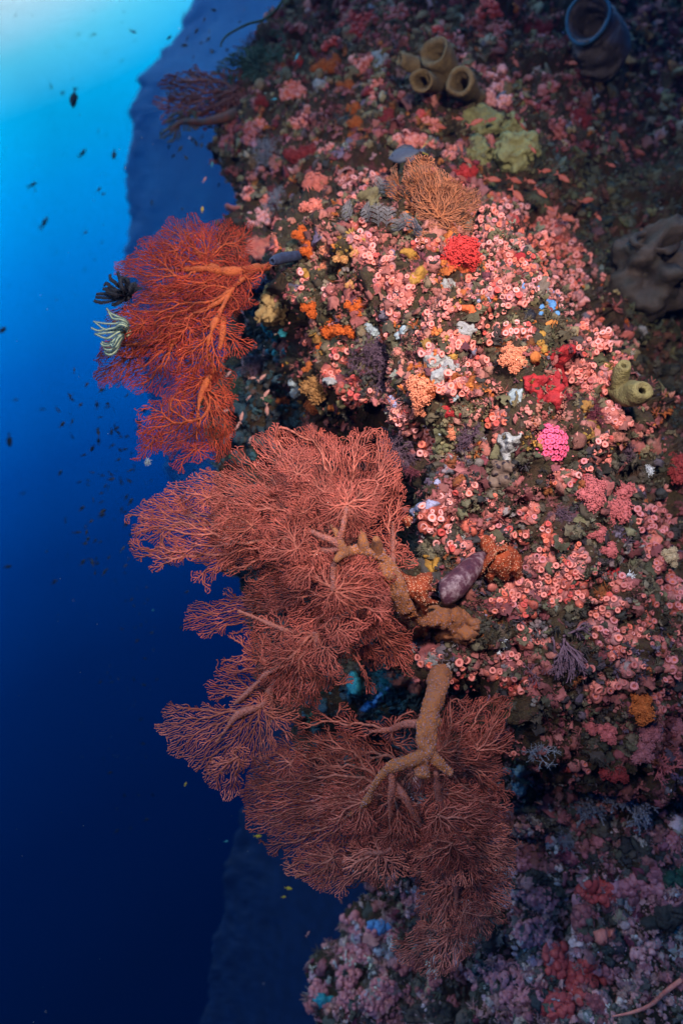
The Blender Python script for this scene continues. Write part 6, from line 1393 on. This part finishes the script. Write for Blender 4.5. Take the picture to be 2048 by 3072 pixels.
fish_kind('dark', M['fish_dark'], deep=.42); fish_kind('slim', M['fish_dark'], deep=.28, fork=.9); fish_kind('orange', M['fish_orange'], deep=.32, fork=.8); fish_kind('pale', M['fish_pale'], deep=.30, fork=.8)
fish_kind('slate', M['fish_slate'], deep=.50, fork=.2); fish_kind('green', M['fish_yellow'], deep=.44); fish_kind('teal', M['fish_teal'], deep=.40)
EYE = mk('eye', *ICO2, M['eye_black'], link=False)
def fish(kind, px_, py_, Y, Lpx, ang, yaw, lab, grp=None, parts=True, cat='fish'):
    """ang: heading in the picture (0 = right, 90 = up); yaw turns it out of the picture plane"""
    p = P(px_, py_, Y); s = Lpx * K * Y / 1.28
    h = Vector((math.cos(R(ang)) * math.cos(R(yaw)), math.sin(R(yaw)), math.sin(R(ang)) * math.cos(R(yaw))))
    up = Vector((-.2, 0, 1)) if abs(h.z) < .9 else Vector((-1, 0, .2)); z = (up - h * h.dot(up)).normalized(); y = z.cross(h)
    m = Matrix((h, y, z)).transposed()
    if not parts:
        o = bpy.data.objects.new('fish', FISH[kind][4]); COL.objects.link(o); o.matrix_world = Matrix.LocRotScale(p, m.to_quaternion(), Vector((s,) * 3)); return tag(o, lab, cat, grp)
    root = thing('fish', lab, cat, p, grp); root.rotation_mode = 'QUATERNION'; root.rotation_quaternion = m.to_quaternion()
    for me, nm in zip(FISH[kind][:4], ('body', 'tail_fin', 'dorsal_fin', 'anal_fin')):
        o = bpy.data.objects.new(nm, me); COL.objects.link(o); o.parent = root; o.scale = (s,) * 3
    for sg in (-1, 1):
        o = bpy.data.objects.new('eye', EYE); COL.objects.link(o); o.parent = root; o.location = (.36 * s, sg * .045 * s, .05 * s); o.scale = (.022 * s,) * 3
    return root
for x, y, L, ang, lab, k in [(222, 300, 62, -100, 'largest dark fish hanging nose down in the bright upper left water', 'dark'), (188, 280, 24, -110, 'small dark fish just left of the largest one', 'slim'), (343, 466, 34, -92, 'plump dark fish below right of the largest one', 'dark'), (402, 96, 26, -25, 'slim fish near the top beside the distant wall', 'slim'),
                             (283, 103, 20, 20, 'tiny pale fish in the glow near the surface', 'slim'), (101, 553, 36, 45, 'slim dark fish slanting up at the left', 'slim'), (136, 665, 46, 60, 'long faint fish in the left water', 'slim'), (250, 458, 40, 60, 'faint slender fish left of the plump one', 'slim'), (298, 568, 22, 40, 'small fish above a pair in the upper water', 'dark'), (312, 582, 16, 20, 'lower fish of the little pair in the upper water', 'dark'),
                             (456, 607, 20, 80, 'dark fish right of the distant wall foot', 'dark'), (258, 697, 18, 20, 'dark fish left of the orange fan top', 'dark'), (10, 990, 34, 50, 'dark fish cut by the left edge', 'dark'), (30, 1325, 44, -90, 'big dark fish nose down at the lower left edge', 'dark'), (26, 1700, 28, 10, 'dim fish near the left edge in deep blue', 'dark'), (165, 1745, 24, 40, 'dim fish in deep blue left of the middle fan', 'dark'),
                             (50, 1200, 22, 5, 'faint fish flat in the mid left water', 'slim'), (130, 1228, 20, 0, 'faint fish right of the flat one', 'slim'), (72, 1480, 20, 10, 'faint fish in the left blue below the big one', 'slim'), (155, 262, 20, -80, 'faint grey fish above left of the largest fish', 'slim'), (590, 92, 22, 60, 'dark fish high above the dark fan bush', 'dark'), (636, 155, 24, -70, 'dark fish just above the dark fan bush', 'dark')]:
    fish(k, x, y, 3.6 if k == 'dark' else 5.5, L, ang, random.uniform(-25, 25), lab)
# the dark surgeonfish behind the brown bush
q, _ = at(*tup(C2(290, 700))); YS = q.y - .22
f_ = fish('slate', *tup(C2(285, 712)), YS, 118, 188, 12, 'slate black surgeonfish with yellow tail edge behind the feathery brown bush')
for z0 in (0.20, -0.20):
    s = 118 * K * YS / 1.28
    V, F = sweep([(-.60 * s, 0, z0 * .3 * s), (-.70 * s, 0, z0 * .7 * s), (-.78 * s, 0, z0 * s)], [.012 * s, .012 * s, .008 * s], 6)
    o = mk('tail_edge', V, F, M['fish_yellow']); o.parent = f_
# anthias against the wall
for i, (x, y, L, ang) in enumerate([(620, 560, 84, 15), (540, 545, 64, 5), (690, 550, 60, 5), (550, 680, 60, -80), (580, 740, 70, -30), (690, 640, 96, 88), (700, 825, 90, -5), (800, 830, 90, -8), (870, 835, 60, -25), (810, 900, 96, -50), (920, 890, 84, -28), (1020, 820, 84, -40), (940, 785, 70, 10), (1130, 920, 84, 15), (1040, 1005, 90, -25), (1370, 700, 76, -15), (450, 580, 90, -5), (640, 165, 60, 0), (800, 290, 60, -60), (1060, 290, 60, -20), (880, 690, 50, -50), (1060, 560, 50, -60), (1290, 660, 70, -20), (1180, 1000, 50, -60), (960, 960, 60, -20), (830, 580, 50, -40), (1240, 760, 50, -30)]):
    q, _ = at(*tup(C2(x, y)))
    fish('orange', *tup(C2(x, y)), q.y - random.uniform(.10, .25), L * .653, ang, random.uniform(-25, 25), where(*tup(C2(x, y)), 'orange red fish'), 'orange fish along the wall')
for i, (x, y, L, ang) in enumerate([(920, 590, 44, -60), (945, 630, 46, -50), (905, 700, 44, 80), (985, 765, 52, 60), (850, 905, 46, 55), (1025, 925, 60, 40), (975, 930, 44, 5), (920, 850, 60, -85), (1045, 1010, 66, 50), (955, 1030, 40, 40), (1048, 1100, 70, -88), (915, 1130, 66, 75), (895, 1180, 46, 60), (835, 1100, 50, 20), (790, 1080, 40, 60), (860, 1230, 40, 50), (960, 1250, 40, 70), (1030, 790, 40, 80)]):
    q, _ = at(*tup(C3(x, y)))
    fish('pale', *tup(C3(x, y)), q.y - random.uniform(.12, .3), L / 1.74, ang, random.uniform(-25, 25), where(*tup(C3(x, y)), 'pale rose fish in the blue hollow'), 'rosy fish in the blue hollow')
for x, y, L, ang, k, lab in [(545, 935, 36, 0, 'green', 'dull yellow green fish under the lower fan tips'), (425, 730, 34, 0, 'green', 'dull green fish left of the lower fan'), (525, 968, 22, 10, 'green', 'small dull green fish below the yellow green one'), (750, 990, 26, -60, 'pale', 'pale fish below the lower fan against the dark slope'), (620, 1110, 30, 60, 'pale', 'pale fish over the dark lower slope'), (300, 750, 22, 10, 'teal', 'dim teal fish left of the lower fan'), (140, 525, 20, 60, 'green', 'dim green fish under the left lobe of the middle fan')]:
    fish(k, *tup(F2(x, y)), 1.9, L / 1.3, ang, random.uniform(-20, 20), lab)
for x, y, L, ang, k, lab in [(830, 682, 40, 45, 'dark', 'black fish with white chin in the gap by the upper wall'), (856, 726, 34, -50, 'dark', 'black fish below right of the chin-marked one'), (942, 822, 32, 60, 'pale', 'pale fish at the foot of the upper wall'), (975, 752, 30, 80, 'teal', 'bright teal fish beside the upper wall'), (1365, 258, 40, 60, 'teal', 'turquoise fish above the round coral red soft coral'), (1262, 455, 30, 20, 'teal', 'turquoise fish right of the dark fan bush'), (930, 960, 30, 80, 'green', 'yellowish fish above the orange fan'), (905, 140, 26, 40, 'dark', 'dark round fish under the reef top')]:
    fish(k, *tup(C1(x, y)), 2.3, L / 1.5, ang, random.uniform(-20, 20), lab)
for x, y, L, ang, lab in [(1380, 870, 60, 60, 'tan fish at the right rim of the lower fan'), (740, 880, 0, 0, '')]:
    if L: q, _ = at(*tup(F2(x, y))); fish('pale', *tup(F2(x, y)), q.y - .15, L / 1.3, ang, 0, lab)
# schools of tiny fish
g = np.random.default_rng(99)
def school(n, fx, fy, fL, Y0, Y1, lab, grp, kinds=('dark', 'dark', 'slim')):
    for i in range(n):
        x, y = fx(), fy(); Y = g.uniform(Y0, Y1)
        fish(kinds[int(g.integers(len(kinds)))], x, y, Y, fL(), g.uniform(-110, 110) if g.random() < .6 else g.uniform(20, 60), g.uniform(-40, 40), lab, grp, parts=False)
T1 = lambda: g.normal(330, 62)
school(100, T1, lambda: g.uniform(1040, 1720), lambda: g.uniform(13, 29), 2.0, 3.0, 'tiny dark fish of the school hanging left of the fans', 'tiny dark fish left of the fans')
school(28, lambda: g.normal(395, 60), lambda: g.uniform(1700, 2500), lambda: g.uniform(9, 20), 2.6, 4.0, 'tiny dim fish in the dark blue water low on the left', 'tiny dim fish low on the left')
school(42, lambda: g.uniform(500, 720), lambda: g.uniform(20, 660), lambda: g.uniform(12, 26), 2.6, 3.6, 'tiny dark fish between the distant wall and the upper reef', 'tiny dark fish by the upper reef')
school(22, lambda: g.uniform(20, 460), lambda: g.uniform(60, 1000), lambda: g.uniform(6, 14), 4, 7, 'tiny faint fish scattered in the open upper water', 'tiny faint fish in open water')
school(18, lambda: g.normal(480, 70), lambda: g.uniform(1380, 2000), lambda: g.uniform(9, 18), 2.2, 3.2, 'tiny greenish fish just behind the middle fan edge', 'tiny fish behind the middle fan', ('teal', 'dark', 'dark'))
fm = FISH['dark'][4]; tv = np.array([v.co[:] for v in fm.vertices]); tt_ = []
for p_ in fm.polygons:
    q_ = list(p_.vertices); tt_.append(q_[:3]); 
    if len(q_) == 4: tt_.append([q_[0], q_[2], q_[3]])
n_s = 170; xs_ = np.concatenate([g.normal(350, 75, 110), g.uniform(20, 700, 60)]); ys_ = np.concatenate([g.uniform(1000, 2300, 110), g.uniform(20, 1000, 60)]); Ys = g.uniform(3.2, 6, n_s)
pos_ = np.stack([(xs_ - 1024) * K * Ys, Ys, (1536 - ys_) * K * Ys], -1)
V, F, _ = stamp(tv, np.array(tt_), pos_, frames(g.normal(size=(n_s, 3)) * np.array([.4, .9, .2])), g.uniform(6, 11, n_s) * K * Ys / 1.28)
tag(mk('distant_fish', V, F, M['fish_dark']), 'the smallest far fish of the schools, mere specks in the blue', None, kind='stuff')

# drifting specks in the water that the strobes pick up
n_s = 150; Ys = g.uniform(.8, 2.4, n_s); xs_ = g.uniform(0, 1100, n_s); ys_ = g.uniform(0, 3072, n_s)
pos_ = np.stack([(xs_ - 1024) * K * Ys, Ys, (1536 - ys_) * K * Ys], -1)
V, F, _ = stamp(*ICO1, pos_, frames(g.normal(size=(n_s, 3))), g.uniform(.3, .9, (n_s, 3)) * .0009)
tag(mk('drifting_specks', V, F, M['white_sponge']), 'fine specks drifting in the water', None, kind='stuff')

# ---------------------------------------------------------------- the living turf that covers the rock (nobody could count it)
me = reef.data; nv = len(me.vertices)
VN = np.zeros(nv * 3, np.float32); me.vertices.foreach_get('normal', VN); VN = VN.reshape(-1, 3).astype(float)
fl = (VN * RV).sum(1) > 0; VN[fl] *= -1
rx, ry = RX.ravel(), RY.ravel()
inview = (rx > -60) & (rx < 2130) & (ry > -70) & (ry < 3140)
cand = np.nonzero(inview)[0]
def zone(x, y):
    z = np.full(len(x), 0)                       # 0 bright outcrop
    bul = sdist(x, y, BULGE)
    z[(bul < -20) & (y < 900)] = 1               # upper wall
    z[(bul < -20) & (x < 1300) & (y > 700) & (y < 2500)] = 2   # blue hollow, ambient tint of its shade put into the palette
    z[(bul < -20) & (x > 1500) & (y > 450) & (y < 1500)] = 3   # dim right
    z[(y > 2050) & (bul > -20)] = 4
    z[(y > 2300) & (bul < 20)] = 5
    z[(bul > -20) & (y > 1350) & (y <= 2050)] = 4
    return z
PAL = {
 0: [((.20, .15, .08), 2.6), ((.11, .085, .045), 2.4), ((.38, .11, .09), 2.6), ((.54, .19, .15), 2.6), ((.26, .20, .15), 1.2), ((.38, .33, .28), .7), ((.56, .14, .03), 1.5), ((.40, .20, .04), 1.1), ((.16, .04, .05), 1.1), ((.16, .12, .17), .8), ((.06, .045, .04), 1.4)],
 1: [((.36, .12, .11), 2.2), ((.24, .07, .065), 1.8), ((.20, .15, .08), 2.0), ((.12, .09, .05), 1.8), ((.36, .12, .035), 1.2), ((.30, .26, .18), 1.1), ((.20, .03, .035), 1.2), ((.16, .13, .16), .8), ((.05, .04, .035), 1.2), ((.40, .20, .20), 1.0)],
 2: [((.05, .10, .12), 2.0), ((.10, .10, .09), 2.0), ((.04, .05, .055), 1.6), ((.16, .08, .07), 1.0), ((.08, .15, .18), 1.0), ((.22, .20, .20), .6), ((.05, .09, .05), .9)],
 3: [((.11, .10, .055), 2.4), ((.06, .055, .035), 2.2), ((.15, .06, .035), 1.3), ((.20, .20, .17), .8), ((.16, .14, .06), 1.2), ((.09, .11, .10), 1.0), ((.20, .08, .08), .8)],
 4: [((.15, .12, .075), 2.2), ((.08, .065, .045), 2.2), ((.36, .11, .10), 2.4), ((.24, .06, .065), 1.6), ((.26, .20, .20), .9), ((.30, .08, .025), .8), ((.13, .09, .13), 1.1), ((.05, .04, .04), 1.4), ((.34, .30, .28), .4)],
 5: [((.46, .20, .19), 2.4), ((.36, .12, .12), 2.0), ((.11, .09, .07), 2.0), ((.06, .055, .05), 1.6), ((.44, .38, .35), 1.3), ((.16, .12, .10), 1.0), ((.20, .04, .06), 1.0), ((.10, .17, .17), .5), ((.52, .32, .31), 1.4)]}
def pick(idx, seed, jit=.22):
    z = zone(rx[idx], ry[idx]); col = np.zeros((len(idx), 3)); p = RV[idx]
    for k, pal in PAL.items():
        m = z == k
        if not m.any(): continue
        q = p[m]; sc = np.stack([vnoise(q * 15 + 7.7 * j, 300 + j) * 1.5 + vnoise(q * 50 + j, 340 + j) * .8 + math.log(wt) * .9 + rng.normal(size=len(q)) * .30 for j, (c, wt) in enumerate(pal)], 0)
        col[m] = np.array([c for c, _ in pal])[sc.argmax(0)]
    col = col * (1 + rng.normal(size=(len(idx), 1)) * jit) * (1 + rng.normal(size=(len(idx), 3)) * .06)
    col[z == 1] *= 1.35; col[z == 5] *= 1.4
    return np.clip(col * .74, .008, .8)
def sample(n, power=1.0):
    i = rng.choice(cand, n); i = i[(rx[i] > -60)]
    return i
turf = living('reef_turf', (1, 1, 1), attr=True, scale=110, bump=.6, rough_=.8)
def tpl_blob(sub=1, seed=0, flat=.7, amp=.35):
    v, f = (ICO1, ICO2, ICO3)[sub - 1]; v = v * (1 + fbm(v * 1.7 + seed, 3, seed)[:, None] * amp); v = v * np.array([1, 1, flat]); return v, f
def tpl_knob(seed):
    g = np.random.default_rng(seed); d = g.normal(size=(9, 3)); d[:, 2] = abs(d[:, 2]); d /= np.linalg.norm(d, axis=1, keepdims=True)
    V, F, _ = stamp(*ICO1, d * .62, frames(d), g.uniform(.3, .5, 9)); return V, F
def tpl_tuft(seed, n=8, h=1.6, r=.12, spread=.8):
    g = np.random.default_rng(seed); out = []
    for k in range(n):
        d = np.array([g.normal() * spread, g.normal() * spread, 1]); d /= np.linalg.norm(d); L = h * g.uniform(.6, 1); b = np.array([g.normal() * .15, g.normal() * .15, -.1]); m_ = b + d * L * .5 + g.normal(size=3) * .12
        v, f = sweep([b, m_, b + d * L + g.normal(size=3) * .15], [r, r * .9, r * .35], 3, cap=False); out.append((v, f))
    V, F = merge(out); F = F[0] if len(F) == 1 else F[0]
    return V, np.concatenate([F[:, [0, 1, 2]], F[:, [0, 2, 3]]])
def tpl_finger(seed, n=5):
    g = np.random.default_rng(seed); V = []; d = np.stack([g.normal(size=n) * .6, g.normal(size=n) * .6, np.ones(n)], 1); d /= np.linalg.norm(d, axis=1, keepdims=True)
    V, F, _ = stamp(*ICO1, d * .8, frames(d), np.stack([g.uniform(.24, .34, n)] * 2 + [g.uniform(.6, 1.0, n)], 1)); return V, F
def tpl_leaf(seed):
    n = 7; g = np.random.default_rng(seed); V = []; F = []
    for i in range(n):
        for j in range(n):
            u, v = i / (n - 1) * 2 - 1, j / (n - 1) * 2 - 1
            V.append((u * (1 + .1 * g.normal()), v * (1 + .1 * g.normal()), .35 * math.sin(2.6 * u + seed) * v + .3 * math.cos(3 * v + seed) - .35 * (u * u + v * v) + .12 * g.normal()))
    for i in range(n - 1):
        for j in range(n - 1):
            if ((i - 2.5) ** 2 + (j - 2.5) ** 2) < 11 + g.normal() * 2: a = i * n + j; F += [(a, a + 1, a + n + 1), (a, a + n + 1, a + n)]
    return np.array(V), np.array(F)
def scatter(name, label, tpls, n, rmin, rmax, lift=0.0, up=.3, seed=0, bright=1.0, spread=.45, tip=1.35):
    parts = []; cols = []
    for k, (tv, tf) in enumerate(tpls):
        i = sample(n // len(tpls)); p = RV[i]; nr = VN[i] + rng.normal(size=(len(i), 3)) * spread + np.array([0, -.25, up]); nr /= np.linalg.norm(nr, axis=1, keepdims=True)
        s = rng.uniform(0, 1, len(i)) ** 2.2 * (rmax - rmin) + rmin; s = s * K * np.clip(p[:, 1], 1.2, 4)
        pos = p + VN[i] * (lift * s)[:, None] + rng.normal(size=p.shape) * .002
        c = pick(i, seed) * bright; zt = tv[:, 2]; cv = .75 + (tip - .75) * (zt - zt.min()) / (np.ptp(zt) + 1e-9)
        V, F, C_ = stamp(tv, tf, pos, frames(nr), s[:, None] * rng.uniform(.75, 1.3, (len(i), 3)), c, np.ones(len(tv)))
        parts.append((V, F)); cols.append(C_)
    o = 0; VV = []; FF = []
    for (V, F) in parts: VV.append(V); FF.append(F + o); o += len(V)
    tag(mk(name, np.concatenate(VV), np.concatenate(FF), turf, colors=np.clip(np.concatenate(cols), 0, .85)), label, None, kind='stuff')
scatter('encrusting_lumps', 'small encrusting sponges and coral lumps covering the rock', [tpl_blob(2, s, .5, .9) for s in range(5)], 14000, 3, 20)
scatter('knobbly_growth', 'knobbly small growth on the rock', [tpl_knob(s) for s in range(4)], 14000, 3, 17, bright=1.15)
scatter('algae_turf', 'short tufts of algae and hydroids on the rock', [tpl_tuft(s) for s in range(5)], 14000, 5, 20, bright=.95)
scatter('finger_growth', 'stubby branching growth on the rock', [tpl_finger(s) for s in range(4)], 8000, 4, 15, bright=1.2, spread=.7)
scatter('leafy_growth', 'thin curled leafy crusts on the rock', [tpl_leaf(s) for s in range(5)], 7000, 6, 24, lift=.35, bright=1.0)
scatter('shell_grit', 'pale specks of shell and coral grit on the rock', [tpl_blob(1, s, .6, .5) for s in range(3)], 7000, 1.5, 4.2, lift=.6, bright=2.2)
